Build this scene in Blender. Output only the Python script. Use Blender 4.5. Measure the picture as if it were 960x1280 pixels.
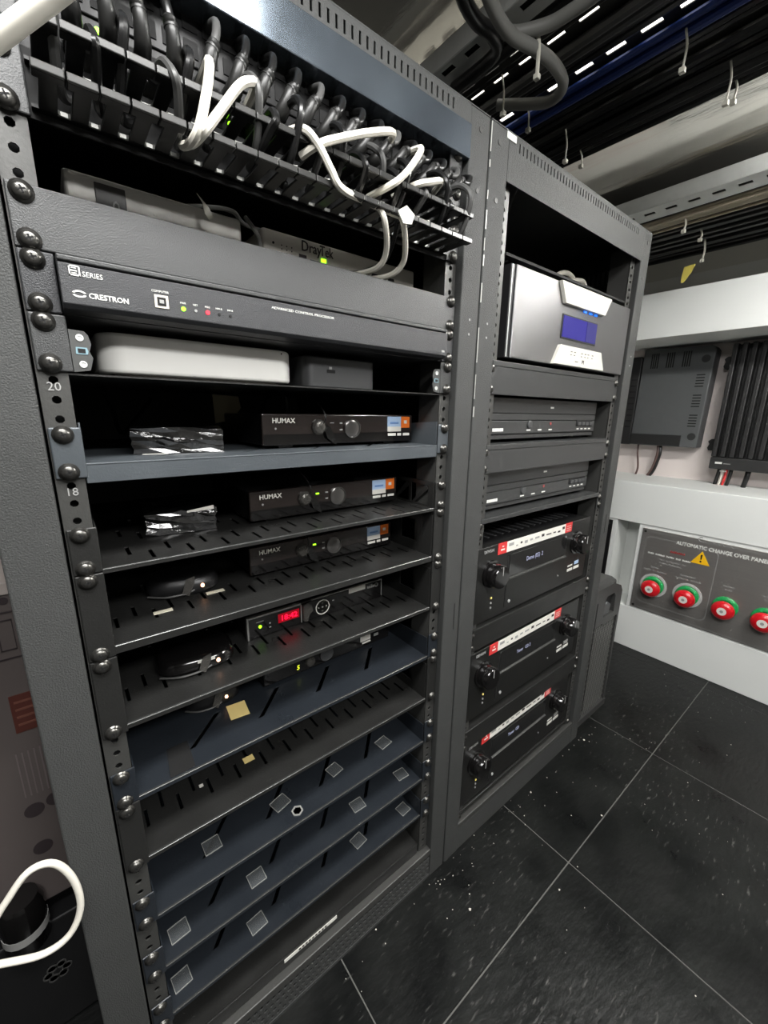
import bpy, bmesh, math, random
from mathutils import Vector, Matrix
random.seed(7)
for o in list(bpy.data.objects): bpy.data.objects.remove(o)
SC = bpy.context.scene
COL = SC.collection
R = math.radians

# ---------------------------------------------------------------- camera
def make_camera():
    a, b, c = 0.674119831, -0.240537179, 0.0157768218
    f = Vector((math.sin(a)*math.cos(b), math.cos(a)*math.cos(b), math.sin(b)))
    r = Vector((math.cos(a), -math.sin(a), 0)); u = r.cross(f)
    r2 = math.cos(c)*r + math.sin(c)*u; u2 = -math.sin(c)*r + math.cos(c)*u
    cd = bpy.data.cameras.new('camera'); co = bpy.data.objects.new('camera', cd); COL.objects.link(co)
    m = Matrix(((r2.x, u2.x, -f.x, -0.0048), (r2.y, u2.y, -f.y, -0.4451), (r2.z, u2.z, -f.z, 0.9353), (0, 0, 0, 1)))
    co.matrix_world = m
    cd.sensor_fit = 'VERTICAL'; cd.sensor_height = 36; cd.lens = 36*508.9/1280; cd.clip_start = 0.01
    SC.camera = co
make_camera()
# ---------------------------------------------------------------- world, lights, exposure
SC.view_settings.view_transform = 'Standard'; SC.view_settings.look = 'None'
SC.view_settings.exposure = 0.0; SC.view_settings.gamma = 1.0
try: SC.view_settings.use_curve_mapping = False
except Exception: pass
W = bpy.data.worlds.new('room_world'); SC.world = W; W.use_nodes = True
W.node_tree.nodes['Background'].inputs[0].default_value = (1, 1, 1, 1)
W.node_tree.nodes['Background'].inputs[1].default_value = 0.05
LAMP_POWER = (17.0, 25.0)   # ceiling lamp panels: over the near rack, at the back of the aisle
TUBE = 92.0             # emission of the two added tubes that brighten the white cabinet
TRAY_STRIP = 4.0        # emission of the strip light above the cable tray
CEIL = 1.55

# ---------------------------------------------------------------- materials
MATS = {}
def s2l(c):
    return tuple(((v/255)/12.92 if v/255 <= .04045 else ((v/255+.055)/1.055)**2.4) for v in c)
def mat(name, rgb, rough=.5, metal=0.0, bump=0.0, bscale=200, var=0.0, vscale=6, emit=None, estr=1.0, spec=.5, coat=0, stretch=(1,1,1), rvar=0.0, alpha=1.0, trans=0.0):
    if name in MATS: return MATS[name]
    m = bpy.data.materials.new(name); m.use_nodes = True; N = m.node_tree.nodes; L = m.node_tree.links
    p = N['Principled BSDF']; col = (*s2l(rgb), 1)
    p.inputs['Base Color'].default_value = col; p.inputs['Roughness'].default_value = rough; p.inputs['Metallic'].default_value = metal
    p.inputs['Specular IOR Level'].default_value = spec
    if coat: p.inputs['Coat Weight'].default_value = coat; p.inputs['Coat Roughness'].default_value = .1
    if trans: p.inputs['Transmission Weight'].default_value = trans
    if alpha < 1: p.inputs['Alpha'].default_value = alpha
    tc = N.new('ShaderNodeTexCoord'); mp = N.new('ShaderNodeMapping'); L.new(tc.outputs['Object'], mp.inputs[0]); mp.inputs['Scale'].default_value = stretch
    if var or rvar:
        n = N.new('ShaderNodeTexNoise'); n.inputs['Scale'].default_value = vscale; n.inputs['Detail'].default_value = 6; L.new(mp.outputs[0], n.inputs['Vector'])
    if var:
        mx = N.new('ShaderNodeMix'); mx.data_type = 'RGBA'
        mx.inputs[6].default_value = tuple(v*(1-var) for v in col[:3]) + (1,); mx.inputs[7].default_value = tuple(min(1, v*(1+var)) for v in col[:3]) + (1,)
        L.new(n.outputs[0], mx.inputs[0]); L.new(mx.outputs[2], p.inputs['Base Color'])
    if rvar:
        mr = N.new('ShaderNodeMapRange'); mr.inputs[1].default_value = .3; mr.inputs[2].default_value = .7; mr.inputs[3].default_value = max(0.02, rough-rvar); mr.inputs[4].default_value = min(1, rough+rvar)
        L.new(n.outputs[0], mr.inputs[0]); L.new(mr.outputs[0], p.inputs['Roughness'])
    if bump:
        n2 = N.new('ShaderNodeTexNoise'); n2.inputs['Scale'].default_value = bscale; n2.inputs['Detail'].default_value = 4; L.new(mp.outputs[0], n2.inputs['Vector'])
        b = N.new('ShaderNodeBump'); b.inputs['Strength'].default_value = bump; b.inputs['Distance'].default_value = .002; L.new(n2.outputs[0], b.inputs['Height']); L.new(b.outputs[0], p.inputs['Normal'])
    if emit: p.inputs['Emission Color'].default_value = (*s2l(emit), 1); p.inputs['Emission Strength'].default_value = estr
    MATS[name] = m; return m
M_POST = mat('post_powder_coat', (56, 57, 56), .64, 0, .5, 700, .12, 60)
M_RAIL = mat('rail_metal', (66, 66, 64), .45, .3, .1, 400, .1, 30)
M_BAR = mat('blue_grey_bar', (112, 121, 130), .2, .8, 0, 60, .15, 14, rvar=.05)
M_PANEL = mat('panel_grey', (54, 55, 55), .4, .1, .25, 900, .06, 40)
M_CTRL = mat('controller_grey', (44, 45, 47), .42, .1, .3, 1100, .08, 300)
M_SHELFK = mat('shelf_black', (38, 38, 37), .34, .15, .15, 500, .15, 20, rvar=.08)
M_SHELF1 = mat('shelf_steel_blue_lit', (74, 79, 83), .4, .2, .1, 500, .15, 14, rvar=.08)  # thick-lipped shelf's grey-blue, paled to carry the stronger light falling on it
M_EDGE = mat('shelf_edge_highlight', (88, 89, 88), .25, .6)  # brighter strip along the lips, the glossy edge's highlight put into its colour
M_SHELFB = mat('shelf_blue_black', (36, 40, 45), .34, .15, .12, 500, .12, 14, rvar=.08)
M_IN = mat('rack_inside_black', (12, 12, 12), .6, 0, .1, 300)
M_BLACK = mat('satin_black', (24, 24, 25), .38)
M_GLOSS = mat('gloss_black', (16, 15, 15), .12, coat=.4)
M_HUM = mat('recorder_brown_black', (40, 34, 32), .2, coat=.3, var=.1, vscale=40)
M_SCREW = mat('screw_dark_zinc', (88, 87, 84), .28, .85, .1, 300)
M_DARK = mat('hole_black', (6, 6, 6), .8)
M_WHITE = mat('white_print', (225, 225, 220), .6)
M_GREYP = mat('grey_print', (150, 150, 148), .6)
M_ALUW = mat('pale_silver_case', (206, 204, 198), .42, .25, .05, 300, .05, 20)
M_PLASTICW = mat('white_plastic', (246, 245, 240), .3, coat=.3)
M_MIDG = mat('dark_grey_plastic', (62, 63, 64), .45)
M_BRUSH = mat('brushed_silver', (128, 127, 128), .3, .9, .25, 300, .06, 30, stretch=(1, 1, 40))
M_CASEW = mat('silver_white_badge', (226, 224, 214), .4, .2)
M_LCD = mat('blue_lcd', (12, 10, 60), .5, emit=(62, 48, 205), estr=.42, spec=.2)
M_CABK = mat('cable_black', (20, 20, 20), .3)
M_CABG = mat('cable_grey', (122, 122, 118), .5)
M_CABGD = mat('cable_dark_grey', (70, 70, 69), .45)
M_CABW = mat('cable_white', (224, 220, 208), .45)
M_CABC = mat('cable_cream', (190, 180, 160), .5)
M_CABB = mat('cable_blue', (24, 50, 120), .45)
M_BOOT = mat('plug_boot_grey', (30, 30, 29), .4)
M_TIE = mat('cable_tie_white', (205, 203, 190), .45)
M_GALV = mat('galvanised_steel', (205, 207, 204), .45, .3, .1, 120, .15, 30)
M_GALVD = mat('tray_dark', (58, 58, 56), .5, .4, .1, 120, .15, 30)
M_WALL = mat('white_cabinet_paint', (228, 230, 227), .5, 0, .05, 200, .02, 4)
M_WALLB = mat('wall_paint', (205, 205, 203), .6, 0, .1, 100, .03, 5)
M_STEEL = mat('stainless_panel', (160, 157, 153), .36, .7, .1, 500, .08, 5, stretch=(1, 1, 30))
M_RED = mat('mushroom_red', (205, 22, 34), .3, coat=.4)
M_GREEN = mat('ring_green', (30, 150, 78), .35)
M_YEL = mat('sign_yellow', (245, 190, 20), .5)
M_NOTE = mat('note_yellow', (228, 205, 135), .7)
M_STRED = mat('sticker_red', (205, 55, 55), .5)
M_STW = mat('sticker_white', (224, 222, 214), .5)
M_ORANGE = mat('sticker_orange', (230, 115, 35), .5)
M_STBLUE = mat('sticker_pale_blue', (170, 195, 225), .5)
M_LEDG = mat('led_green', (120, 220, 40), .4, emit=(150, 255, 30), estr=3)
M_LEDR = mat('led_red', (230, 40, 50), .4, emit=(255, 30, 50), estr=2.5)
M_LEDP = mat('led_peach', (255, 190, 140), .4, emit=(255, 190, 150), estr=4)
M_DIGR = mat('display_red', (230, 20, 50), .4, emit=(255, 10, 50), estr=3)
M_LEDB = mat('led_blue', (40, 120, 230), .4, emit=(30, 120, 255), estr=1.2)
M_LEDD = mat('display_dim_white', (130, 132, 150), .4, emit=(170, 175, 215), estr=.28)
M_TAPE = mat('clear_tape', (200, 205, 205), .15, alpha=.05, coat=.3)
M_WRAP = mat('crinkled_wrap', (16, 16, 16), .12, coat=1.0, bump=1.0, bscale=70)
M_CARD = mat('box_card', (92, 84, 82), .7, 0, .05, 100, .05, 10)
M_CARDP = mat('box_print', (52, 44, 46), .7)
M_CARDR = mat('box_label_red', (84, 42, 34), .6)
M_CASE = mat('computer_black', (58, 58, 57), .45, .1, .2, 400)
M_CASEG = mat('computer_grille', (132, 132, 128), .35, .6)
M_AMP = mat('amp_grey', (84, 86, 87), .5, .2, .3, 900, .05, 40)
M_AMPK = mat('amp_black', (40, 40, 40), .45, .2, .2, 600)
M_TAN = mat('brown_cable', (88, 66, 62), .5)
M_SPECK = mat('fleck_white', (205, 200, 190), .7)
M_TAGY = mat('tag_yellow', (205, 190, 90), .6)
M_LAMP = mat('lamp_diffuser', (255, 255, 250), .5, emit=(255, 252, 244), estr=2.2)
M_STRIP = mat('strip_light', (255, 255, 250), .5, emit=(255, 250, 238), estr=TRAY_STRIP)

def floor_material():
    m = bpy.data.materials.new('vinyl_tile'); m.use_nodes = True; N = m.node_tree.nodes; L = m.node_tree.links
    p = N['Principled BSDF']; g = N.new('ShaderNodeNewGeometry'); p.inputs['Specular IOR Level'].default_value = .2
    n = N.new('ShaderNodeTexNoise'); n.inputs['Scale'].default_value = 9; n.inputs['Detail'].default_value = 8; L.new(g.outputs['Position'], n.inputs['Vector'])
    cr = N.new('ShaderNodeValToRGB'); cr.color_ramp.elements[0].color = (*s2l((13, 14, 14)), 1); cr.color_ramp.elements[1].color = (*s2l((25, 26, 25)), 1)
    cr.color_ramp.elements[0].position = .35; cr.color_ramp.elements[1].position = .7
    L.new(n.outputs[0], cr.inputs[0])
    v = N.new('ShaderNodeTexVoronoi'); v.inputs['Scale'].default_value = 70; L.new(g.outputs['Position'], v.inputs['Vector'])
    lt = N.new('ShaderNodeMath'); lt.operation = 'LESS_THAN'; lt.inputs[1].default_value = .03; L.new(v.outputs['Distance'], lt.inputs[0])
    n3 = N.new('ShaderNodeTexNoise'); n3.inputs['Scale'].default_value = 5; L.new(g.outputs['Position'], n3.inputs['Vector'])
    gt = N.new('ShaderNodeMath'); gt.operation = 'GREATER_THAN'; gt.inputs[1].default_value = .56; L.new(n3.outputs[0], gt.inputs[0])
    mu = N.new('ShaderNodeMath'); mu.operation = 'MULTIPLY'; L.new(lt.outputs[0], mu.inputs[0]); L.new(gt.outputs[0], mu.inputs[1])
    mx = N.new('ShaderNodeMix'); mx.data_type = 'RGBA'; mx.inputs[7].default_value = (*s2l((84, 83, 80)), 1)
    L.new(mu.outputs[0], mx.inputs[0]); L.new(cr.outputs[0], mx.inputs[6]); 
    # scuff scratches in patches, their glints put into pale colour
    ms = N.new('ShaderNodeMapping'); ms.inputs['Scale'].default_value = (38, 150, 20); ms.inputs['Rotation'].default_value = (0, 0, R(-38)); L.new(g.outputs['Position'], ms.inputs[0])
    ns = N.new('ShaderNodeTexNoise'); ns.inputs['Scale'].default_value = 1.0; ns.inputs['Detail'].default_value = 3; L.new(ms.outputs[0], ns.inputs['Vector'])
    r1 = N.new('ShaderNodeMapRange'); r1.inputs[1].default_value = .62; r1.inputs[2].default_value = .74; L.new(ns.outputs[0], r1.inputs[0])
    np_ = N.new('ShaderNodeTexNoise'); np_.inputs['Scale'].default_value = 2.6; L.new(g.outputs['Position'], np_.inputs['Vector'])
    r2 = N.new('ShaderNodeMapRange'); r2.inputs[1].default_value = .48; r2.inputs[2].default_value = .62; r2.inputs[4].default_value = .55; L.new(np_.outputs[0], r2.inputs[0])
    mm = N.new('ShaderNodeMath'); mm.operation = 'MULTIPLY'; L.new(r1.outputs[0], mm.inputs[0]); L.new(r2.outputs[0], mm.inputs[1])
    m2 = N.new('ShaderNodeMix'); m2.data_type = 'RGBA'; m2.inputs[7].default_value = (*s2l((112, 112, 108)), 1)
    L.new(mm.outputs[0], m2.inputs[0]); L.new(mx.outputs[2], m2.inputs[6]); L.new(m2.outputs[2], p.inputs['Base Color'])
    mr = N.new('ShaderNodeMapRange'); mr.inputs[1].default_value = .3; mr.inputs[2].default_value = .7; mr.inputs[3].default_value = .26; mr.inputs[4].default_value = .42
    L.new(n.outputs[0], mr.inputs[0]); L.new(mr.outputs[0], p.inputs['Roughness'])
    mp = N.new('ShaderNodeMapping'); mp.inputs['Scale'].default_value = (24, 60, 20); mp.inputs['Rotation'].default_value = (0, 0, R(28)); L.new(g.outputs['Position'], mp.inputs[0])
    n2 = N.new('ShaderNodeTexNoise'); n2.inputs['Scale'].default_value = 1.6; n2.inputs['Detail'].default_value = 5; L.new(mp.outputs[0], n2.inputs['Vector'])
    b = N.new('ShaderNodeBump'); b.inputs['Strength'].default_value = .3; b.inputs['Distance'].default_value = .004; L.new(n2.outputs[0], b.inputs['Height']); L.new(b.outputs[0], p.inputs['Normal'])
    return m
def ceiling_material():
    m = bpy.data.materials.new('ceiling_metal'); m.use_nodes = True; N = m.node_tree.nodes; L = m.node_tree.links
    p = N['Principled BSDF']; g = N.new('ShaderNodeNewGeometry'); p.inputs['Metallic'].default_value = .9
    p.inputs['Base Color'].default_value = (*s2l((240, 237, 229)), 1)
    n = N.new('ShaderNodeTexNoise'); n.inputs['Scale'].default_value = 7; n.inputs['Detail'].default_value = 5; L.new(g.outputs['Position'], n.inputs['Vector'])
    mr = N.new('ShaderNodeMapRange'); mr.inputs[1].default_value = .3; mr.inputs[2].default_value = .7; mr.inputs[3].default_value = .09; mr.inputs[4].default_value = .17
    L.new(n.outputs[0], mr.inputs[0]); L.new(mr.outputs[0], p.inputs['Roughness'])
    mp = N.new('ShaderNodeMapping'); mp.inputs['Scale'].default_value = (14, 4, 4); L.new(g.outputs['Position'], mp.inputs[0])
    n2 = N.new('ShaderNodeTexNoise'); n2.inputs['Scale'].default_value = 1; n2.inputs['Detail'].default_value = 6; L.new(mp.outputs[0], n2.inputs['Vector'])
    b = N.new('ShaderNodeBump'); b.inputs['Strength'].default_value = .14; b.inputs['Distance'].default_value = .012; L.new(n2.outputs[0], b.inputs['Height']); L.new(b.outputs[0], p.inputs['Normal'])
    return m
M_FLOOR = floor_material(); M_CEIL = ceiling_material()
M_GROUT = mat('tile_joint', (92, 92, 88), .8)

# ---------------------------------------------------------------- mesh builder
class MB:
    def __init__(s): s.v = []; s.f = []; s.mi = []; s.cur = 0
    def add(s, vs, fs):
        o = len(s.v); s.v += [tuple(q) for q in vs]; s.f += [tuple(i+o for i in q) for q in fs]; s.mi += [s.cur]*len(fs); return s
    def box(s, x0, x1, y0, y1, z0, z1):
        return s.add([(x0,y0,z0),(x1,y0,z0),(x1,y1,z0),(x0,y1,z0),(x0,y0,z1),(x1,y0,z1),(x1,y1,z1),(x0,y1,z1)],
                     [(0,3,2,1),(4,5,6,7),(0,1,5,4),(1,2,6,5),(2,3,7,6),(3,0,4,7)])
    def cyl(s, p, axis, r, h, n=16, r2=None):
        # starts at p and runs h along axis
        a = Vector(axis).normalized(); t = Vector((0,0,1)) if abs(a.z) < .9 else Vector((1,0,0)); u = a.cross(t).normalized(); w = a.cross(u); p = Vector(p); r2 = r if r2 is None else r2
        vs = [p + r*(math.cos(2*math.pi*i/n)*u + math.sin(2*math.pi*i/n)*w) for i in range(n)] + [p + a*h + r2*(math.cos(2*math.pi*i/n)*u + math.sin(2*math.pi*i/n)*w) for i in range(n)]
        return s.add(vs, [tuple(range(n)), tuple(range(2*n-1, n-1, -1))] + [(i, n+i, n+(i+1) % n, (i+1) % n) for i in range(n)])
    def lathe(s, p, axis, prof, n=20):
        # prof: list of (radius, distance along axis)
        a = Vector(axis).normalized(); t = Vector((0,0,1)) if abs(a.z) < .9 else Vector((1,0,0)); u = a.cross(t).normalized(); w = a.cross(u); p = Vector(p); k = len(prof)
        vs = [p + a*h + r*(math.cos(2*math.pi*i/n)*u + math.sin(2*math.pi*i/n)*w) for r, h in prof for i in range(n)]
        fs = [(j*n+i, (j+1)*n+i, (j+1)*n+(i+1) % n, j*n+(i+1) % n) for j in range(k-1) for i in range(n)] + [tuple(range(n)), tuple(range(k*n-1, (k-1)*n-1, -1))]
        return s.add(vs, fs)
    def prism(s, poly, plane, a, b):
        # poly 2D; plane 'xz' extruded in y from a to b, 'yz' in x, 'xy' in z
        def P(q, h): return {'xz': (q[0], h, q[1]), 'yz': (h, q[0], q[1]), 'xy': (q[0], q[1], h)}[plane]
        n = len(poly); vs = [P(q, a) for q in poly] + [P(q, b) for q in poly]
        return s.add(vs, [tuple(range(n)), tuple(range(2*n-1, n-1, -1))] + [(i, n+i, n+(i+1) % n, (i+1) % n) for i in range(n)])
    def tube(s, pts, r, n=8, smooth=6):
        P = spline(pts, smooth) if smooth else [Vector(q) for q in pts]
        k = len(P); t0 = (P[1]-P[0]).normalized(); ref = Vector((0,0,1)) if abs(t0.z) < .8 else Vector((1,0,0)); u = t0.cross(ref).normalized(); vs = []
        for i in range(k):
            t = (P[min(i+1, k-1)] - P[max(i-1, 0)]).normalized(); u = (u - t*u.dot(t)).normalized(); w = t.cross(u)
            rr = r[min(len(r)-1, int(i*len(r)/k))] if isinstance(r, (list, tuple)) else r
            vs += [P[i] + rr*(math.cos(2*math.pi*j/n)*u + math.sin(2*math.pi*j/n)*w) for j in range(n)]
        return s.add(vs, [(i*n+j, i*n+(j+1) % n, (i+1)*n+(j+1) % n, (i+1)*n+j) for i in range(k-1) for j in range(n)] + [tuple(range(n-1, -1, -1)), tuple(range((k-1)*n, k*n))])
    def mesh(s, mats):
        me = bpy.data.meshes.new('m'); me.from_pydata(s.v, [], s.f); 
        for m in (mats if isinstance(mats, (list, tuple)) else [mats]): me.materials.append(m)
        for i, p in enumerate(me.polygons): p.material_index = s.mi[i]
        bm = bmesh.new(); bm.from_mesh(me); bmesh.ops.recalc_face_normals(bm, faces=bm.faces); bm.to_mesh(me); bm.free()
        return me
    def build(s, name, mats, parent=None, bevel=0, smooth=False, seg=2, solid=0):
        lo = [min(v[i] for v in s.v) for i in range(3)]; hi = [max(v[i] for v in s.v) for i in range(3)]
        c = ((lo[0]+hi[0])/2, (lo[1]+hi[1])/2, lo[2]); s.v = [(v[0]-c[0], v[1]-c[1], v[2]-c[2]) for v in s.v]
        me = s.mesh(mats); return link(name, me, c, parent, bevel, smooth, seg, solid)
def link(name, me, loc, parent=None, bevel=0, smooth=False, seg=2, solid=0):
    o = bpy.data.objects.new(name, me); COL.objects.link(o); o.location = loc
    if me.name == 'm' or me.name.startswith('m.'): me.name = name
    if smooth:
        for p in me.polygons: p.use_smooth = True
        try: me.set_sharp_from_angle(angle=R(40))
        except Exception: pass
    if solid: md = o.modifiers.new('thickness', 'SOLIDIFY'); md.thickness = solid; md.offset = 0
    if bevel: md = o.modifiers.new('bevel', 'BEVEL'); md.width = bevel; md.segments = seg; md.limit_method = 'ANGLE'; md.angle_limit = R(40)
    if parent: adopt(o, parent)
    return o
def wloc(o):
    l = Vector(o.location)
    return l if not o.parent else Vector(o['_w'])
def adopt(o, parent):
    w = Vector(o.location); pw = Vector(parent.get('_w', parent.location))
    o.parent = parent; o.location = w - pw; o['_w'] = tuple(w)
def spline(pts, k):
    P = [Vector(q) for q in pts]
    if len(P) < 3: return P
    out = []
    for i in range(len(P)-1):
        a = P[max(i-1, 0)]; b = P[i]; c = P[i+1]; d = P[min(i+2, len(P)-1)]
        for j in range(k):
            t = j/k; out.append(.5*((2*b) + (c-a)*t + (2*a-5*b+4*c-d)*t*t + (3*b-a-3*c+d)*t**3))
    return out + [P[-1]]
def tag(o, label=None, cat=None, group=None, kind=None):
    if label: o['label'] = label
    if cat: o['category'] = cat
    if group: o['group'] = group
    if kind: o['kind'] = kind
    return o
def thing(name, label, cat, loc, group=None):
    o = bpy.data.objects.new(name, None); COL.objects.link(o); o.location = loc; o.empty_display_size = .02; o['_w'] = tuple(loc)
    return tag(o, label, cat, group)
def struct(o): o['kind'] = 'structure'; return o
def B(name, m, parent, x0, x1, y0, y1, z0, z1, bevel=0, seg=2): return MB().box(x0, x1, y0, y1, z0, z1).build(name, m, parent, bevel, False, seg)
def text(s, size, loc, parent, m, face='-y', depth=.0003, align='LEFT', name='lettering', shear=0, sx=1.0, bold=0):
    cu = bpy.data.curves.new('t', 'FONT'); cu.body = s; cu.size = size; cu.extrude = depth; cu.align_x = align; cu.resolution_u = 2; cu.shear = shear; cu.offset = bold
    t = bpy.data.objects.new('t', cu); COL.objects.link(t)
    dg = bpy.context.evaluated_depsgraph_get(); me = bpy.data.meshes.new_from_object(t.evaluated_get(dg))
    bpy.data.objects.remove(t)
    rot = {'-y': Matrix.Rotation(R(90), 4, 'X'), '-x': Matrix.Rotation(R(-90), 4, 'Z') @ Matrix.Rotation(R(90), 4, 'X'), '+z': Matrix.Identity(4)}[face]
    me.transform(rot @ Matrix.Diagonal((sx, 1, 1, 1))); me.materials.clear(); me.materials.append(m)
    me.name = name
    return link(name, me, loc, parent)
def grid_plate(mb, xs, ys, skip, P):
    # quads on a grid of cuts, leaving out cells whose centre is in a hole; P maps (a,b)->3D
    idx = {}
    vs = []; fs = []
    def vi(a, b):
        if (a, b) not in idx: idx[(a, b)] = len(vs); vs.append(P(xs[a], ys[b]))
        return idx[(a, b)]
    for i in range(len(xs)-1):
        for j in range(len(ys)-1):
            if skip((xs[i]+xs[i+1])/2, (ys[j]+ys[j+1])/2): continue
            fs.append((vi(i, j), vi(i+1, j), vi(i+1, j+1), vi(i, j+1)))
    return mb.add(vs, fs)
def slot_plate(x0, x1, y0, y1, slots, P):
    xs = sorted(set([round(x, 5) for x in [x0, x1] + [q for s in slots for q in (s[0], s[1])]])); ys = sorted(set([round(y, 5) for y in [y0, y1] + [q for s in slots for q in (s[2], s[3])]]))
    return grid_plate(MB(), xs, ys, lambda a, b: any(s[0] < a < s[1] and s[2] < b < s[3] for s in slots), P)
def hole_plate(cells, P, depth, n=8):
    # cells: (a0,a1,b0,b1,ca,cb,r) rectangles with one round hole each; P(a,b,d)
    mb = MB()
    for a0, a1, b0, b1, ca, cb, r in cells:
        ring = [(ca + r*math.cos(2*math.pi*(k+.5)/n), cb + r*math.sin(2*math.pi*(k+.5)/n)) for k in range(n)]
        out = []
        for k in range(n):
            t = 2*math.pi*(k+.5)/n; dx, dy = math.cos(t), math.sin(t)
            tx = ((a1-ca)/dx if dx > 0 else (a0-ca)/dx) if abs(dx) > 1e-6 else 9; ty = ((b1-cb)/dy if dy > 0 else (b0-cb)/dy) if abs(dy) > 1e-6 else 9
            q = min(tx, ty); out.append((ca+q*dx, cb+q*dy))
        vs = [P(a, b, 0) for a, b in ring] + [P(a, b, 0) for a, b in out] + [P(a, b, depth) for a, b in ring] + [P(a0, b0, 0), P(a1, b0, 0), P(a1, b1, 0), P(a0, b1, 0)]
        fs = []
        for k in range(n):
            k2 = (k+1) % n; fs.append((k, k2, n+k2, n+k)); fs.append((k, 2*n+k, 2*n+k2, k2))
            if abs(out[k][0]-out[k2][0]) > 1e-7 and abs(out[k][1]-out[k2][1]) > 1e-7:
                cx = out[k][0] if abs(out[k][0]-a0) < 1e-7 or abs(out[k][0]-a1) < 1e-7 else out[k2][0]
                cy = out[k][1] if abs(out[k][1]-b0) < 1e-7 or abs(out[k][1]-b1) < 1e-7 else out[k2][1]
                ci = 3*n + (0 if cx < ca and cy < cb else 1 if cx > ca and cy < cb else 2 if cx > ca else 3); fs.append((n+k, n+k2, ci))
        mb.add(vs, fs)
    return mb
# shared screw meshes
def screw_mesh():
    mb = MB(); mb.lathe((0,0,0), (0,-1,0), [(.0078,0),(.0078,.0008),(.0062,.0012),(.0062,.002),(.0055,.0033),(.0038,.0043),(.0018,.0047)], 16)
    mb.cur = 1
    for a in (20, 110):
        c, s_ = math.cos(R(a)), math.sin(R(a)); l, w = .0026, .0006
        q = [(l*c-w*s_, l*s_+w*c), (-l*c-w*s_, -l*s_+w*c), (-l*c+w*s_, -l*s_-w*c), (l*c+w*s_, l*s_-w*c)]
        mb.prism(q, 'xz', -.0043, -.00485)
    me = mb.mesh([M_SCREW, M_DARK])
    for p in me.polygons: p.use_smooth = p.material_index == 0
    me.name = 'screw'; return me
ME_SCREW = screw_mesh()
def screw(x, z, parent, y=-.003): return link('screw', ME_SCREW, (x, y, z), parent)

ORD = 'first second third fourth fifth sixth seventh eighth ninth tenth eleventh twelfth thirteenth fourteenth fifteenth sixteenth seventeenth eighteenth nineteenth twentieth'.split()
U = .04445
def zh(n, h=1): return n*U + .068 - (h-1)*.015875
def ztop(n): return zh(n) + .00635

# ================================================================ THE SETTING
def setting():
    fl = struct(B('floor', M_GROUT, None, -1.3, 2.3, -1.75, .85, -.05, -.0012))
    T = .4722; gx, gy = .2635, -.1745
    for i in range(-4, 5):
        for j in range(-4, 3):
            x0, x1 = gx + i*T, gx + (i+1)*T; y0, y1 = gy + j*T, gy + (j+1)*T
            x0, x1, y0, y1 = max(x0, -1.3), min(x1, 2.3), max(y0, -1.75), min(y1, .85)
            if x1-x0 < .02 or y1-y0 < .02: continue
            g = .0011
            B('tile', M_FLOOR, fl, x0+g, x1-g, y0+g, y1-g, -.012, 0, .0007, 1)
    struct(B('ceiling', M_CEIL, None, -1.3, 2.3, -1.75, .85, CEIL, CEIL+.04))
    struct(B('wall_back', M_WALLB, None, -1.3, 2.3, .85, .9, 0, CEIL))
    struct(B('wall_front', mat('front_wall_grey', (96, 95, 92), .6, 0, .1, 100, .03, 5), None, -1.3, 2.3, -1.8, -1.75, 0, CEIL))
    struct(B('wall_left', MATS['front_wall_grey'], None, -1.35, -1.3, -1.8, .9, 0, CEIL))
    struct(B('wall_right', M_WALLB, None, 2.3, 2.35, -1.8, .9, 0, CEIL))
    w = struct(B('wall_recess', mat('recess_paint', (222, 212, 208), .6, 0, .05, 100, .02, 5), None, 2.02, 2.06, -1.75, .85, .685, 1.23))
    struct(B('trim_1', M_WALL, None, 1.74, 2.3, -1.75, .85, 1.209, 1.362, .002))
setting()

def lamps():
    for k, (x, y, hx, hy) in enumerate(((.02, -.42, .3, .11), (.25, -1.12, .4, .12))):
        l = thing('ceiling_lamp', 'flat white ceiling lamp panel, ' + ('above the near rack', 'further from the racks')[k], 'lamp', (x, y, CEIL-.03), 'ceiling lamp panels')
        B('housing', M_WALL, l, x-hx-.02, x+hx+.02, y-hy-.02, y+hy+.02, CEIL-.028, CEIL, .003)
        B('diffuser', M_LAMP, l, x-hx, x+hx, y-hy, y+hy, CEIL-.03, CEIL-.0285)
        ld = bpy.data.lights.new('lamp_light', 'AREA'); ld.shape = 'RECTANGLE'; ld.size = 2*hx; ld.size_y = 2*hy; ld.energy = LAMP_POWER[k]; ld.color = (1, .995, .985)
        lo = bpy.data.objects.new('lamp_light', ld); COL.objects.link(lo); lo.location = (x, y, CEIL-.033); adopt(lo, l)
    b = thing('added_tube_lamp', 'ceiling batten with two bright tubes between the cable trays', 'lamp', (1.17, -.62, CEIL-.06))  # unseen batten added to brighten the cabinet and beam
    B('housing', M_WALL, b, 1.14, 1.2, -1.0, -.25, CEIL-.03, CEIL, .003)
    mt = mat('tube_glow', (255, 255, 250), .5, emit=(255, 254, 251), estr=TUBE)
    for x in (1.145, 1.195):
        tb = MB().cyl((x, -.985, CEIL-.05), (0, 1, 0), .013, .72, 16).build('tube', mt, b, smooth=True)
        for y in (-.998, -.265): B('tube_holder', M_WALL, tb, x-.012, x+.012, y, y+.013, CEIL-.064, CEIL-.03)
    s = thing('strip_light', 'thin bright strip light above the perforated cable tray', 'lamp', (.75, -.3, CEIL-.022))
    B('housing', M_WALL, s, .62, .88, -1.3, .6, CEIL-.012, CEIL)
    B('diffuser', M_STRIP, s, .63, .87, -1.29, .59, CEIL-.02, CEIL-.0125)
lamps()

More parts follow.
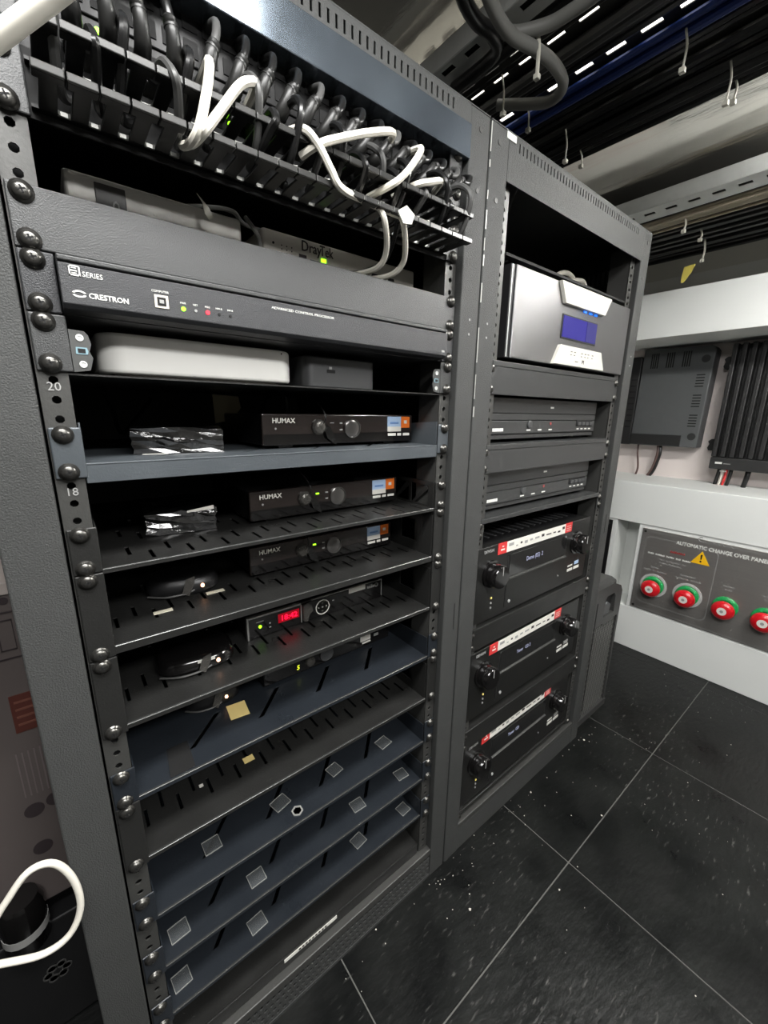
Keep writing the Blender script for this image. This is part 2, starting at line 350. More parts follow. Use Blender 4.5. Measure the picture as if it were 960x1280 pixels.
def white_cabinet():
    c = thing('bench_cabinet', 'white painted bench cabinet along the far end wall', 'cabinet', (1.9, -.4, 0))
    B('plinth', M_WALL, c, 1.742, 2.3, -1.75, .85, 0, .176, .002)
    B('carcass', M_WALL, c, 1.86, 2.3, -1.75, .85, .176, .53)
    B('worktop', M_WALL, c, 1.74, 2.3, -1.75, .85, .527, .685, .0025)
    B('panel_frame', M_WALL, c, 1.744, 1.86, -1.2, .134, .176, .527, .001)
    B('side_frame', M_WALL, c, 1.744, 1.86, .216, .8, .176, .527, .001)
white_cabinet()
def side_panel():
    p = thing('side_switch_panel', 'narrow black panel on the cabinet, mostly hidden behind the rack', 'panel', (1.735, .4, .18))
    B('plate', M_BLACK, p, 1.737, 1.744, .232, .6, .185, .52, .002)
    for y, z in ((.245, .505), (.245, .2)): MB().cyl((1.7375, y, z), (-1, 0, 0), .005, .002, 10).build('screw', M_SCREW, p)
side_panel()

def changeover_panel():
    p = thing('changeover_panel', 'brushed steel change over panel with red mushroom buttons on the white cabinet', 'control panel', (1.738, -.4, .18))
    X = 1.7435
    B('plate', M_STEEL, p, 1.7395, 1.744, -1.05, .119, .184, .514, .001)
    # rounded engraved outline round the warning area and along the edge
    def outline(y0, y1, z0, z1, r, w, nm='outline'):
        pts = []
        for cy, cz, a0 in ((y1-r, z1-r, 0), (y0+r, z1-r, 90), (y0+r, z0+r, 180), (y1-r, z0+r, 270)):
            for k in range(5): a = R(a0 + 90*k/4); pts.append((cy + r*math.cos(a), cz + r*math.sin(a)))
        n = len(pts); mb = MB(); cy, cz = (y0+y1)/2, (z0+z1)/2
        inn = [(cy + (q[0]-cy)*(1-2*w/(y1-y0)), cz + (q[1]-cz)*(1-2*w/(z1-z0))) for q in pts]
        vs = [(1.7391, *q) for q in pts] + [(1.7391, *q) for q in inn] + [(1.7397, *q) for q in pts] + [(1.7397, *q) for q in inn]
        mb.add(vs, [(i, (i+1) % n, n+(i+1) % n, n+i) for i in range(n)] + [(i, (i+1) % n, 2*n+(i+1) % n, 2*n+i) for i in range(n)])
        mb.build(nm, M_GREYP, p)
    outline(-.125, .104, .216, .486, .02, .0016)
    outline(-1.04, .112, .19, .506, .004, .001)
    text('AUTOMATIC CHANGE OVER PANEL', .0185, (1.739, .003, .478), p, M_WHITE, '-x', bold=.0005, sx=.86)
    # handwritten-looking mark above the title, then the small captions of which only the strokes can be made out
    def strokes(nm, m, y, z, words, h):
        mb = MB()
        for w in words:
            n = max(1, int(w/.0052))
            for q in range(n):
                a = y - q*.0052; mb.box(1.7388, 1.7393, a-.0041, a, z, z+h*(.75 if q % 3 == 1 else 1))
            y -= n*.0052 + .005
        mb.build(nm, m, p)
    MB().tube([(1.739, -.072, .521), (1.739, -.066, .522), (1.739, -.06, .515), (1.739, -.064, .507), (1.739, -.074, .506), (1.739, -.08, .508)], .0012, 6).build('script_mark', M_GREYP, p)
    MB().tube([(1.739, -.092, .508), (1.739, -.1, .514), (1.739, -.106, .507), (1.739, -.114, .514), (1.739, -.12, .506), (1.739, -.128, .513), (1.739, -.134, .505), (1.739, -.15, .511), (1.739, -.16, .505), (1.739, -.172, .51)], .001, 6).build('script_mark', M_GREYP, p)
    strokes('red_caption', mat('red_print', (150, 50, 50), .6), .016, .441, [.05], .0075)
    strokes('caption', M_WHITE, .088, .419, [.025, .036, .027, .02, .027], .006)
    strokes('caption', M_GREYP, .045, .402, [.02, .05, .012], .005); strokes('caption', M_GREYP, .045, .39, [.03, .045], .005)
    strokes('caption', M_GREYP, .07, .365, [.03], .006); strokes('caption', M_GREYP, .093, .352, [.03, .014, .034], .006)
    strokes('caption', M_GREYP, -.028, .364, [.048], .006); strokes('caption', M_GREYP, -.015, .351, [.03, .014, .034], .006)
    for y in (-.155, -.258): strokes('caption', M_GREYP, y, .366, [.036], .005); strokes('caption', M_GREYP, y-.006, .354, [.024], .005)
    # warning triangle
    t = MB().prism([(-.05, .424), (-.106, .424), (-.0785, .472)], 'yz', 1.7388, 1.7396).build('warning_triangle', M_YEL, p)
    MB().prism([(-.0757, .459), (-.0813, .459), (-.0802, .441), (-.0768, .441)], 'yz', 1.7383, 1.739).build('exclamation_mark', M_DARK, t)
    MB().cyl((1.739, -.0785, .434), (-1, 0, 0), .0032, .0007, 12).build('exclamation_dot', M_DARK, t)
    for i, y in enumerate((.051, -.06, -.172, -.277)):
        b = MB().lathe((1.7395, y, .296), (-1, 0, 0), [(.036, 0), (.036, .005), (.033, .008), (.025, .009), (.025, .004)], 28).build('button_ring', M_GREEN if i > 1 else M_GREEN, p, smooth=True)
        if i < 2: MB().lathe((1.7396, y, .296), (-1, 0, 0), [(.046, 0), (.046, .002), (.039, .003), (.0365, .001)], 32).build('button_bezel', M_GALV, p, smooth=True)
        k = MB().lathe((1.7345, y, .29), (-1, 0, 0), [(.019, 0), (.019, .010), (.030, .014), (.033, .020), (.0322, .027), (.027, .033), (.016, .037)], 28).build('mushroom_button', M_RED, p, smooth=True)
        MB().cyl((1.6977, y, .29), (-1, 0, 0), .0135, .0008, 20).build('button_mark', M_STW, k)
        MB().cyl((1.6969, y, .29), (-1, 0, 0), .005, .0006, 12).build('button_dot', M_GREYP, k)
    for y, z in ((.108, .503), (.108, .195)): MB().cyl((1.7395, y, z), (-1, 0, 0), .0045, .002, 10).build('screw', M_SCREW, p)
changeover_panel()

def wall_amps():
    a = thing('wall_charger', 'dark grey vented power unit mounted on the recess wall', 'power unit', (1.985, .19, .81))
    MB().prism([(.055, .817), (.05, 1.18), (.062, 1.196), (.292, 1.2), (.296, .867), (.296, .817)], 'yz', 1.952, 2.02).build('body', M_AMP, a, .004)
    B('side_cover', M_AMPK, a, 1.955, 2.02, .2975, .335, .815, 1.175, .003)
    B('lower_cover', M_AMPK, a, 1.949, 1.953, .111, .294, .82, .863, .001)
    for k in range(3):      # vertical louvres on top
        for j in range(4): B('louvre', M_DARK, a, 1.951, 1.9535, .262-k*.055-j*.0075-.004, .262-k*.055-j*.0075, 1.125, 1.182)
    for k in range(3):      # louvres down the right side
        for j in range(5): B('louvre', M_DARK, a, 1.951, 1.9535, .07, .097, 1.09-k*.075-j*.0105, 1.094-k*.075-j*.0105)
    for k in range(9): B('vent_slit', M_DARK, a, 1.954, 1.9565, .305, .327, 1.08-k*.024, 1.086-k*.024)
    for z in (1.15, .86): MB().cyl((1.9525, .077, z), (-1, 0, 0), .014, .001, 20).build('boss', M_AMPK, a)
    for i, (y, w) in enumerate(((.272, .004), (.195, .006), (.187, .006))):
        tag(MB().tube([(1.985, y, .817), (1.98, y-.004, .78), (1.985, y-.012+.02*(i > 0), .72), (1.99, y-.006+.03*(i > 0), .686)], w, 8).build('power_cable', M_TAN if i < 2 else M_CABK, None, smooth=True),
            ['thin brown cable hanging from the left of the vented power unit', 'brown cable leaning below the middle of the vented power unit', 'black cable leaning below the middle of the vented power unit'][i], 'cable', 'cables below the wall units')
    b = thing('wall_amplifier', 'large black amplifier with deep vertical cooling fins on the recess wall', 'amplifier', (1.98, -.14, .745))
    B('body', M_AMPK, b, 1.955, 2.02, -.425, -.002, .745, 1.19, .003)  # body and fins widened out of view to darken the silver fascia's reflection
    B('lower_panel', M_AMPK, b, 1.925, 1.96, -.425, -.003, .747, .79, .003)
    for k in range(16): B('cooling_fin', M_AMPK, b, 1.925, 1.957, -.0175-k*.0265, -.003-k*.0265, .792, 1.192, .003)
    for z in (.83, 1.13): MB().prism([(-.002, z-.02), (.022, z-.02), (.027, z-.01), (.022, z+.004), (.027, z+.015), (.018, z+.024), (-.002, z+.024)], 'yz', 1.98, 2.018).build('bracket', M_AMPK, b, .001)
    B('badge', M_WHITE, b, 1.9243, 1.9252, -.041, -.02, .7665, .7735); B('badge', M_GREYP, b, 1.9243, 1.9252, -.066, -.045, .767, .770)
    B('plug_label', M_WHITE, b, 1.94, 1.942, -.055, -.036, .737, .7415)
    for i, (y, m_, w) in enumerate(((-.03, M_CABK, .006), (-.042, M_CABW, .004), (-.053, M_STRED, .0045), (-.066, M_CABK, .006), (-.115, M_CABK, .008))):
        tag(MB().tube([(1.96, y, .75), (1.955, y+.001, .72), (1.96, y+.006, .686)], w, 8).build('speaker_wire', m_, None, smooth=True),
            ['black wire at the left end under the finned amplifier', 'white wire under the finned amplifier', 'red wire under the finned amplifier', 'black wire just right of the red wire under the finned amplifier', 'thick black wire standing apart under the finned amplifier'][i], 'cable', 'cables below the wall units')
wall_amps()

# ================================================================ RACKS
BACK = .62; TOP = 1.3265; YF = -.01
def make_rack(x0, name, label, seen_from_left):
    xl, xr = x0, x0 + .5735
    hl, hr = x0 + .0545, x0 + .0545 + .4651      # hole columns
    r = thing(name, label, 'equipment rack', ((xl+xr)/2, .3, 0))
    for a, b in ((xl+.001, hl-.0125), (hr+.0135, xr-.001)):
        B('front_post', M_POST, r, a, b, YF, .03, .0, TOP, .0015)
    for a, b in ((xl+.001, xl+.03), (xr-.03, xr-.001)): B('rear_post', M_POST, r, a, b, BACK-.03, BACK, .0, TOP)
    # top with vent slots at the front strip
    slots = []
    n = 46
    for k in range(n): x = hl + .012 + k*(.441/n); slots.append((x, x+.0028, 1.309, 1.3205))
    slot_plate(hl-.0125, hr+.0135, 1.266 if x0 > .3 else 1.3, 1.3265, slots, lambda a, b: (a, YF+.001, b)).build('top_front_strip', M_POST, r, solid=.0016)
    B('top_plate', M_POST, r, xl+.001, xr-.001, YF, BACK, TOP, TOP+.0015)
    B('side_panel', M_IN, r, xl+.001, xl+.0025, .031, BACK-.031, .0, TOP)
    B('side_panel', M_IN, r, xr-.0025, xr-.001, .031, BACK-.031, .0, TOP)
    B('rear_panel', M_IN, r, xl+.031, xr-.031, BACK-.004, BACK-.002, .0, TOP)
    # mounting rails with three holes per unit
    me = None
    for hx in (hl, hr):
        cells = []
        for u in range(1, 28):
            for h, off in ((1, 0), (2, -.015875), (3, -.03175)):
                z = zh(u)+off; up = .00635 if h == 1 else .0079375; dn = .00635 if h == 3 else .0079375
                cells.append((hx-.0105, hx+.0105, z-dn, z+up, hx, z, .0034))
        rail = hole_plate(cells, lambda a, b, d: (a, .0008+d, b), .002).build('rail', M_RAIL, r)
        sgn = 1 if hx == hl else -1
        B('rail_flange', M_RAIL, r, hx+sgn*.0093 if sgn > 0 else hx-.0105, hx+.0105 if sgn > 0 else hx-.0093, .003, .045, .07, 1.29)
        B('rail_backing', M_DARK, r, hx-.009, hx+.009, .012, .014, .07, 1.29)
    # base
    if x0 < .3:
        cells = []
        p_ = .0098
        for j in range(4):
            for k in range(50):
                a0 = hl-.0125 + k*p_; cells.append((a0, a0+p_, .006+j*.013, .006+(j+1)*.013, a0+p_/2+(.002 if j % 2 else -.002), .0125+j*.013, .0034))
        hole_plate(cells, lambda a, b, d: (a, YF+.002+d, b), .002, 6).build('base_grille', M_POST, r)
        B('base_backing', M_DARK, r, hl-.0125, hr+.0135, .004, .006, .0, .07)
        B('base_lower_edge', M_POST, r, hl-.0125, hr+.0135, YF+.001, .004, 0, .006)
    else:
        B('base_front', M_POST, r, hl-.0125, hr+.0135, YF+.001, .006, 0, .058, .001)
    B('base_ledge', M_RAIL, r, hl-.0125, hr+.0135, YF+.0005, .03, .058, .072, .0015)
    for x in (xl+.02, xr-.02):
        for z in (1.306, 1.235, 1.07, 1.05): MB().cyl((x, YF-.0002, z), (0, -1, 0), .0035 if z > 1.1 else .0018, .0006, 10).build('rivet', M_RAIL if z > 1.1 else M_GREYP, r)
    return r, hl, hr
RACK1, H1L, H1R = make_rack(-.0545, 'equipment_rack', 'dark grey equipment rack in the foreground holding ten black shelves', True)
RACK2, H2L, H2R = make_rack(.5205, 'equipment_rack', 'dark grey equipment rack beside the white cabinet, holding a silver amplifier', True)
B('header_bar', M_BAR, RACK1, H1L-.0135, H1R+.0135, -.0125, .02, 1.265, 1.304, .001)
M_WORN_GLINT = mat('worn_edge_glint', (196, 196, 190), .5, .3)  # chipped paint along the seam, its highlight line painted in as pale colour
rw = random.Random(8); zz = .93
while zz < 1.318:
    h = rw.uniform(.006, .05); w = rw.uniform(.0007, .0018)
    B('worn_highlight_edge', M_WORN_GLINT, RACK2, .5213, .5213+w, -.0106, -.0096, zz, min(1.325, zz+h)); zz += h + rw.uniform(.002, .03)*(2.2-1.6*(zz-.9)/.42)
B('label_scrap', M_WHITE, RACK2, .556, .578, -.0108, -.0102, 1.317, 1.3255)
for z, s_ in ((zh(20, 1)-.0095, '20'), (zh(18, 1)-.0095, '18')): text(s_, .0098, (H1L-.0052, .0003, z+.001), RACK1, M_GREYP)
B('post_slot', M_DARK, RACK1, .5045, .5065, -.0104, -.0099, .56, .61); B('post_slot', M_DARK, RACK2, 1.071, 1.073, -.0104, -.0099, .64, .69)

def ear(parent, hx, side, u_hi, u_lo, m, w=.0225):
    # side -1 left, 1 right ear plate with two screws
    z1, z0 = ztop(u_hi)-.0004, zh(u_lo, 3)-.00635+.0004
    x0, x1 = (hx-.0095, hx+w-.0095) if side < 0 else (hx-w+.0095, hx+.0095)
    B('ear', m, parent, x0, x1, -.0026, -.0004, z0, z1, .0015, 2)
    screw(hx, zh(u_hi, 1), parent); screw(hx, zh(u_lo, 3), parent)

def shelf(hl, hr, z, kind, uh, ul, label, depth=.33, lip=.009, grp='rack shelves'):
    s = thing('rack_shelf', label, 'shelf', ((hl+hr)/2, .1, z-.02), grp)
    m = (M_SHELF1 if lip > .015 else M_SHELFB) if kind == 'blue' else M_SHELFK
    x0, x1 = hl+.0115, hr-.0135
    if kind == 'blue':
        # deck with a front row of slanted rounded slots, built as strips between the slots
        mb = MB(); y0, y1, ys, ye = .0, depth, .033, .08
        starts = [hl + .0755 + .0895*k for k in range(4)]; sh = .045; hw = .0042
        e = [x0]; f_ = [x0]
        for q in starts: e += [q-hw, q+hw]; f_ += [q+sh-hw, q+sh+hw]
        e.append(x1); f_.append(x1)
        for i in range(0, len(e), 2):
            if e[i] > x1 or e[i+1] - e[i] < .0005: continue
            a, b, c_, d = e[i], min(e[i+1], x1), min(f_[i+1], x1), f_[i]
            if i > 0 and d >= x1: continue
            mb.add([(a, ys, z), (b, ys, z), (c_, ye, z), (d, ye, z)], [(0, 1, 2, 3)])
        mb.add([(x0, y0, z), (x1, y0, z), (x1, ys, z), (x0, ys, z)], [(0, 1, 2, 3)])
        mb.add([(x0, ye, z), (x1, ye, z), (x1, y1, z), (x0, y1, z)], [(0, 1, 2, 3)])
        dk = mb.build('deck', m, s, solid=.0016)
    else:
        slots = []
        rowsets = {'slot2': ((.0577, .008, .04), (.0388, .03, .061), (.0577, .085, .117), (.0388, .107, .138), (.0577, .16, .19)), 'slot1': ((.0195, .038, .066), (.0385, .056, .085), (.0195, .12, .148))}[kind]
        for off, a, b in rowsets:
            k = 0
            while off + .0377*k < x1 - hl - .012:
                x = hl + off + .0377*k; slots.append((x-.0019, x+.0019, a, b)); k += 1
        xs = sorted(set([x0, x1] + [q for t in slots for q in t[:2]])); ys = sorted(set([0, depth] + [q for t in slots for q in t[2:]]))
        dk = grid_plate(MB(), xs, ys, lambda a, b: any(t[0] < a < t[1] and t[2] < b < t[3] for t in slots), lambda a, b: (a, b, z)).build('deck', m, s, solid=.0014)
    B('front_lip', m, s, x0, x1, -.0015, .0005, z-lip, z+.0002, .0005, 1)
    B('lip_edge', M_EDGE if lip < .015 else M_SHELF1, s, x0, x1, -.0019, .0012, z-.0008, z+.0011, .0007, 3)
    # side flanges
    fh = .042 if uh == ul else .07
    for sx, sg in ((x0, 1), (x1, -1)):
        if kind == 'blue':
            MB().prism([(0, z), (0, z+fh-.006), (.1, z+fh-.012), (.24, z)], 'yz', sx, sx+sg*.0014).build('side_flange', m, s)
        elif fh < .05:
            mb = MB()
            for poly in ([(0, z), (.34, z), (.34, z+.004), (0, z+.004)], [(0, z+.004), (.012, z+.004), (.012, z+fh), (0, z+fh)], [(.012, z+fh-.006), (.2, z+fh-.006), (.2, z+fh), (.012, z+fh)],
                         [(.012, z+.03), (.018, z+.036), (.05, z+.004), (.044, z+.004)], [(.052, z+.004), (.058, z+.004), (.058, z+fh-.006), (.052, z+fh-.006)], [(.058, z+.03), (.064, z+.036), (.096, z+.004), (.09, z+.004)], [(.1, z+.004), (.2, z+.004), (.2, z+fh-.006), (.1, z+fh-.006)]):
                mb.prism(poly, 'yz', sx, sx+sg*.0014)
            mb.build('side_flange', m, s)
        else:
            mb = MB()
            for poly in ([(0, z), (.34, z), (.34, z+.018), (0, z+.018)], [(0, z+.018), (.035, z+.018), (.035, z+fh), (0, z+fh)], [(.075, z+.018), (.2, z+.018), (.2, z+.05), (.075, z+.05)], [(.035, z+.055), (.2, z+.05), (.14, z+fh), (.035, z+fh)]):
                mb.prism(poly, 'yz', sx, sx+sg*.0014)
            mb.build('side_flange', m, s)
    ear(s, hl, -1, uh, ul, m); ear(s, hr, 1, uh, ul, m)
    return s
SH = {}
SH[1] = shelf(H1L, H1R, .8865, 'blue', 19, 19, 'blue-black rack shelf with the thick front lip under the topmost video recorder', lip=.017)
SH[2] = shelf(H1L, H1R, .787, 'slot2', 17, 17, 'black slotted rack shelf under the second video recorder, truss-cut sides', lip=.004)
SH[3] = shelf(H1L, H1R, .706, 'slot1', 16, 15, 'black slotted rack shelf under the third video recorder', lip=.008)
SH[4] = shelf(H1L, H1R, .615, 'slot1', 14, 13, 'black slotted rack shelf carrying the silver framed satellite box', lip=.005)
SH[5] = shelf(H1L, H1R, .5215, 'blue', 11, 11, 'blue-black rack shelf with the yellow sticky note on it', lip=.005)
SH[6] = shelf(H1L, H1R, .436, 'slot1', 10, 9, 'empty black slotted rack shelf just below the yellow note shelf', lip=.005)
SH[7] = shelf(H1L, H1R, .344, 'blue', 7, 7, 'uppermost of the three empty blue-black shelves at the bottom of the rack', lip=.005)
SH[8] = shelf(H1L, H1R, .2575, 'blue', 5, 5, 'middle of the three empty blue-black shelves at the bottom of the rack', lip=.005)
SH[9] = shelf(H1L, H1R, .172, 'blue', 3, 3, 'lowest of the empty blue-black shelves at the bottom of the rack', lip=.005)

def bottom_tray():
    t = thing('bottom_tray', 'dark tray at the very bottom of the near rack with a white label', 'tray', (.23, .2, .09))
    B('deck', M_SHELFK, t, .0115, .451, .004, .36, .095, .0965); B('front_lip', M_SHELFK, t, .0115, .451, .002, .004, .073, .0965, .0006, 1)
    B('label_strip', M_STW, t, .165, .262, .0012, .0019, .086, .0925)
    for k in range(9): B('label_print', M_CARDP, t, .19+k*.006, .1935+k*.006, .0008, .0012, .0875, .0908)
bottom_tray()

# ---------------------------------------------------------------- thin shelf S0, 1U lip tray, controller
def top_trays():
    s = thing('rack_shelf', 'thin black rack shelf under the white flat box', 'shelf', (.23, .1, .96), 'rack shelves')
    B('deck', M_SHELFK, s, .0105, .453, .0, .3, .9615, .963)
    for hx, sg in ((H1L, -1), (H1R, 1)):
        ear(s, hx, sg, 21, 21, M_PANEL, .024)
    # port brackets on the ears
    for sg, x in ((1, .0148), (-1, .4503)):
        def X(q): return x + sg*q
        poly = [(X(0), .964), (X(.0115), .966), (X(.0135), .9725), (X(.0145), .976), (X(.0125), .981), (X(.0145), .987), (X(.013), .994), (X(.0105), .997), (X(0), .9975)]
        b = MB().prism(poly, 'xz', -.0022, -.0008).build('port_bracket', mat('bracket_zinc', (84, 85, 84), .35, .5), s)
        for z in (.9915, .9705): MB().lathe((X(.007), -.0022, z), (0, -1, 0), [(.0028, 0), (.0028, .0008), (.0016, .0009), (.0014, .0002)], 12).build('boss', M_GALV, b)
        MB().prism([(X(.003), .9785), (X(.0035), .984), (X(.011), .984), (X(.0118), .981), (X(.011), .9785)], 'xz', -.0028, -.002).build('port', mat('port_blue', (120, 150, 160), .4), b)
        MB().prism([(X(.0045), .9795), (X(.0045), .983), (X(.0098), .983), (X(.0098), .9795)], 'xz', -.0031, -.0027).build('port_opening', M_DARK, b)
    t = thing('front_lip_tray', 'grey one-unit tray with a plain front, holding the pale boxes', 'tray', (.23, .1, ztop(23)-U))
    z0, z1 = ztop(23)-U+.0004, ztop(23)-.0004
    mb = MB(); mb.box(H1L-.0095, H1R+.0095, -.0026, -.0004, z0, z1).build('front_panel', M_PANEL, t, .002, False, 3)
    B('deck', M_PANEL, t, .0105, .453, .0, .3, z0, z0+.0014)
    for hx in (H1L, H1R):
        for h in (1, 3): screw(hx, zh(23, h), t)
    c = thing('control_processor', 'dark grey one-unit control processor with white lettering and small lights', 'control processor', (.23, .1, ztop(22)-U))
    z0, z1 = ztop(22)-U, ztop(22)
    B('chassis', M_CTRL, c, .014, .453, .0, .25, z0+.001, z1-.001)
    MB().prism([(.0, z0+.0015), (-.0135, z0+.0035), (-.0165, z0+.007), (-.0165, z1-.0085), (-.0125, z1-.0085), (-.0125, z1-.0025), (.0, z1-.0015)], 'yz', .0138, .4475).build('fascia', M_CTRL, c, .0006)
    B('fascia_rib', M_PANEL, c, .0138, .4475, -.0155, -.0125, z1-.0068, z1-.0024, .0012, 3)
    for hx, sg in ((H1L, -1), (H1R, 1)): ear(c, hx, sg, 22, 22, M_CTRL, .0225)
    Y = -.0167
    k = .985
    def tx(s_, sz, x, z, **kw): return text(s_, sz, (x, Y, z), c, M_WHITE, **kw)
    # three-bar emblem: rounded square outline with a 3
    e = MB()
    for a in ((.0205, .0275, 1.0417, 1.0427), (.0205, .0275, 1.0353, 1.0363), (.0267, .0277, 1.0353, 1.0427), (.0205, .0214, 1.0353, 1.0427), (.0215, .0257, 1.0385, 1.0394), (.0222, .0255, 1.0405, 1.0411), (.0222, .0255, 1.037, 1.0376)): e.box(a[0], a[1], Y-.0003, Y+.0002, a[2], a[3])
    e.build('emblem', M_WHITE, c)
    tx('SERIES', .0054, .0288, 1.0356, sx=.92)
    sw = MB()
    for a0 in (20, 200):
        for j in range(6):
            a, b = R(a0+j*24), R(a0+(j+1)*24)
            q = [(.0252+.0048*math.cos(t)*(1 if i < 2 else .68), 1.0225+.0027*math.sin(t)*(1 if i < 2 else .55)) for i, t in enumerate((a, b, b, a))]
            sw.prism(q, 'xz', Y-.0003, Y+.0002)
    sw.build('swirl_emblem', M_WHITE, c)
    tx('CRESTRON', .0056, .0312, 1.0204, sx=.98, bold=.0001)
    u = B('usb_port', mat('port_cream', (214, 206, 190), .5), c, .0785, .0895, Y-.0006, Y, 1.021, 1.0315, .0008, 2)
    B('usb_socket', M_DARK, u, .0805, .0875, Y-.0009, Y-.0005, 1.0228, 1.0297); B('usb_tongue', M_GREYP, u, .0823, .0857, Y-.0013, Y-.0009, 1.0248, 1.0277)
    tx('COMPUTER', .0026, .0768, 1.0335)
    for i, (x, nm) in enumerate(((.1015, 'PWR'), (.112, 'NET'), (.1225, 'MSG'), (.133, 'HW-R'), (.1435, 'SW-R'))):
        tx(nm, .0023, x, 1.0272, align='CENTER')
        MB().cyl((x, Y+.0003, 1.0232), (0, -1, 0), .0019 if i in (0, 2) else .0013, .0008, 12).build('indicator', M_LEDG if i == 0 else M_LEDR if i == 2 else M_DARK if i > 2 else M_GREYP, c)
    tx('ADVANCED CONTROL PROCESSOR', .0034, .186, 1.0365, sx=1.35)
    tx('CP3', .0034, .4365, 1.0185)
top_trays()

# ---------------------------------------------------------------- boxes on the upper shelves of rack 1
def upper_boxes():
    b = thing('silver_box', 'pale silver box with a dark display window behind the plain front tray', 'media box', (.108, .12, 1.056))
    B('case', M_ALUW, b, .03, .185, .05, .22, 1.052, 1.1365, .003, 3)
    B('foot', M_BLACK, b, .032, .183, .055, .2, 1.0485, 1.052)
    w = B('display_window', mat('smoked_window', (66, 64, 62), .35), b, .0525, .0765, .0488, .0502, 1.095, 1.1315, .001)
    text('0', .017, (.0645, .0485, 1.108), w, M_GREYP, sx=.8)
    MB().cyl((.1, .0501, 1.118), (0, -1, 0), .0012, .0008, 10).build('indicator', M_STW, b)
    for x in (.135, .155): MB().lathe((x, .0502, 1.105), (0, -1, 0), [(.0095, 0), (.0095, .006), (.008, .0075), (.003, .008)], 24).build('knob', M_ALUW, b, smooth=True)
    d = thing('router', 'pale grey network router with small lights and sockets behind the front tray', 'router', (.33, .12, 1.056))
    B('case', mat('router_case', (206, 202, 192), .45), d, .213, .45, .06, .19, 1.0485, 1.1405, .003, 3)
    text('Dray', .0165, (.262, .0592, 1.1265), d, M_CARDP, sx=.85, bold=.0001); text('Tek', .0165, (.288, .0592, 1.1265), d, M_CARDP, sx=.75, bold=.0001)
    MB().cyl((.226, .0602, 1.1265), (0, -1, 0), .0014, .0008, 10).build('reset_hole', M_DARK, d)
    for i in range(3):
        for j in range(3): MB().cyl((.2365+.0065*i, .0602, 1.1262-.004*j), (0, -1, 0), .0008, .0006, 8).build('indicator', M_CARDP, d)
    for x0, x1, z0, z1, m in ((.259, .269, 1.115, 1.122, M_CARDP), (.274, .288, 1.109, 1.119, M_DARK), (.29, .297, 1.1195, 1.1235, M_LEDG), (.358, .366, 1.114, 1.1215, M_DARK), (.37, .38, 1.113, 1.1225, M_DARK), (.384, .395, 1.1125, 1.1225, M_DARK), (.399, .41, 1.112, 1.122, M_DARK)):
        B('socket' if m is not M_LEDG else 'indicator', m, d, x0, x1, .0591, .0603, z0, z1)
    a = thing('flat_white_box', 'glossy white flat box with rounded corners on the thin shelf', 'media box', (.14, .12, .963))
    pts = []
    x0, x1, y0, y1, r = .036, .234, .03, .225, .022
    for cx, cy, a0 in ((x1-r, y1-r, 0), (x0+r, y1-r, 90), (x0+r, y0+r, 180), (x1-r, y0+r, 270)):
        for k in range(7): t = R(a0+15*k); pts.append((cx+r*math.cos(t), cy+r*math.sin(t)))
    MB().prism(pts, 'xy', .9675, 1.004).build('case', M_PLASTICW, a, .0035, True, 4)
    MB().prism([(.135+(q[0]-.135)*.88, .1275+(q[1]-.1275)*.88) for q in pts], 'xy', .963, .968).build('base', mat('base_grey', (120, 116, 108), .6), a)
    MB().cyl((.2165, .0302, 1.0), (0, -1, 0), .0009, .0004, 8).build('indicator', M_CARDP, a)
    g = thing('grey_box', 'small dark grey box with a white mark beside the white flat box', 'media box', (.302, .1, .963))
    pts = []
    x0, x1, y0, y1, r = .247, .357, .03, .13, .012
    for cx, cy, a0 in ((x1-r, y1-r, 0), (x0+r, y1-r, 90), (x0+r, y0+r, 180), (x1-r, y0+r, 270)):
        for k in range(5): t = R(a0+22.5*k); pts.append((cx+r*math.cos(t), cy+r*math.sin(t)))
    MB().prism(pts, 'xy', .9645, 1.002).build('case', M_MIDG, g, .002, True, 3)
    for x in (.27, .335): B('foot', M_BLACK, g, x-.006, x+.006, .05, .062, .963, .9645)
    B('mark', M_DARK, g, .278, .29, .0294, .0302, .983, .987); B('mark', M_GREYP, g, .281, .285, .0293, .0301, .9875, .9905)
    # dark odds and ends hanging in the back of the rack
    for i, pts in enumerate(([(.05, .2, .96), (.06, .22, .93), (.07, .25, .9), (.1, .27, .93), (.12, .3, .95)], [(.2, .26, .96), (.22, .25, .92), (.25, .25, .905), (.28, .26, .93), (.3, .28, .955)], [(.3, .2, .958), (.302, .2, .94), (.306, .21, .92), (.31, .22, .905)])):
        tag(MB().tube(pts, .003, 8).build('loose_cable', M_CABK if i < 2 else M_CABGD, None, smooth=True), ['black cable sagging at the left under the thin shelf', 'black cable sagging at the middle under the thin shelf', 'dark grey cable hanging beside the topmost video recorder'][i], 'cable', 'loose cables under the thin shelf')
    tag(MB().prism([(.185, .915), (.21, .92), (.225, .938), (.222, .955), (.184, .957)], 'xz', .2, .2008).build('paper_tag', mat('tag_khaki', (120, 112, 90), .8), None), 'khaki paper tag hanging in the dark under the thin shelf', 'tag')
upper_boxes()

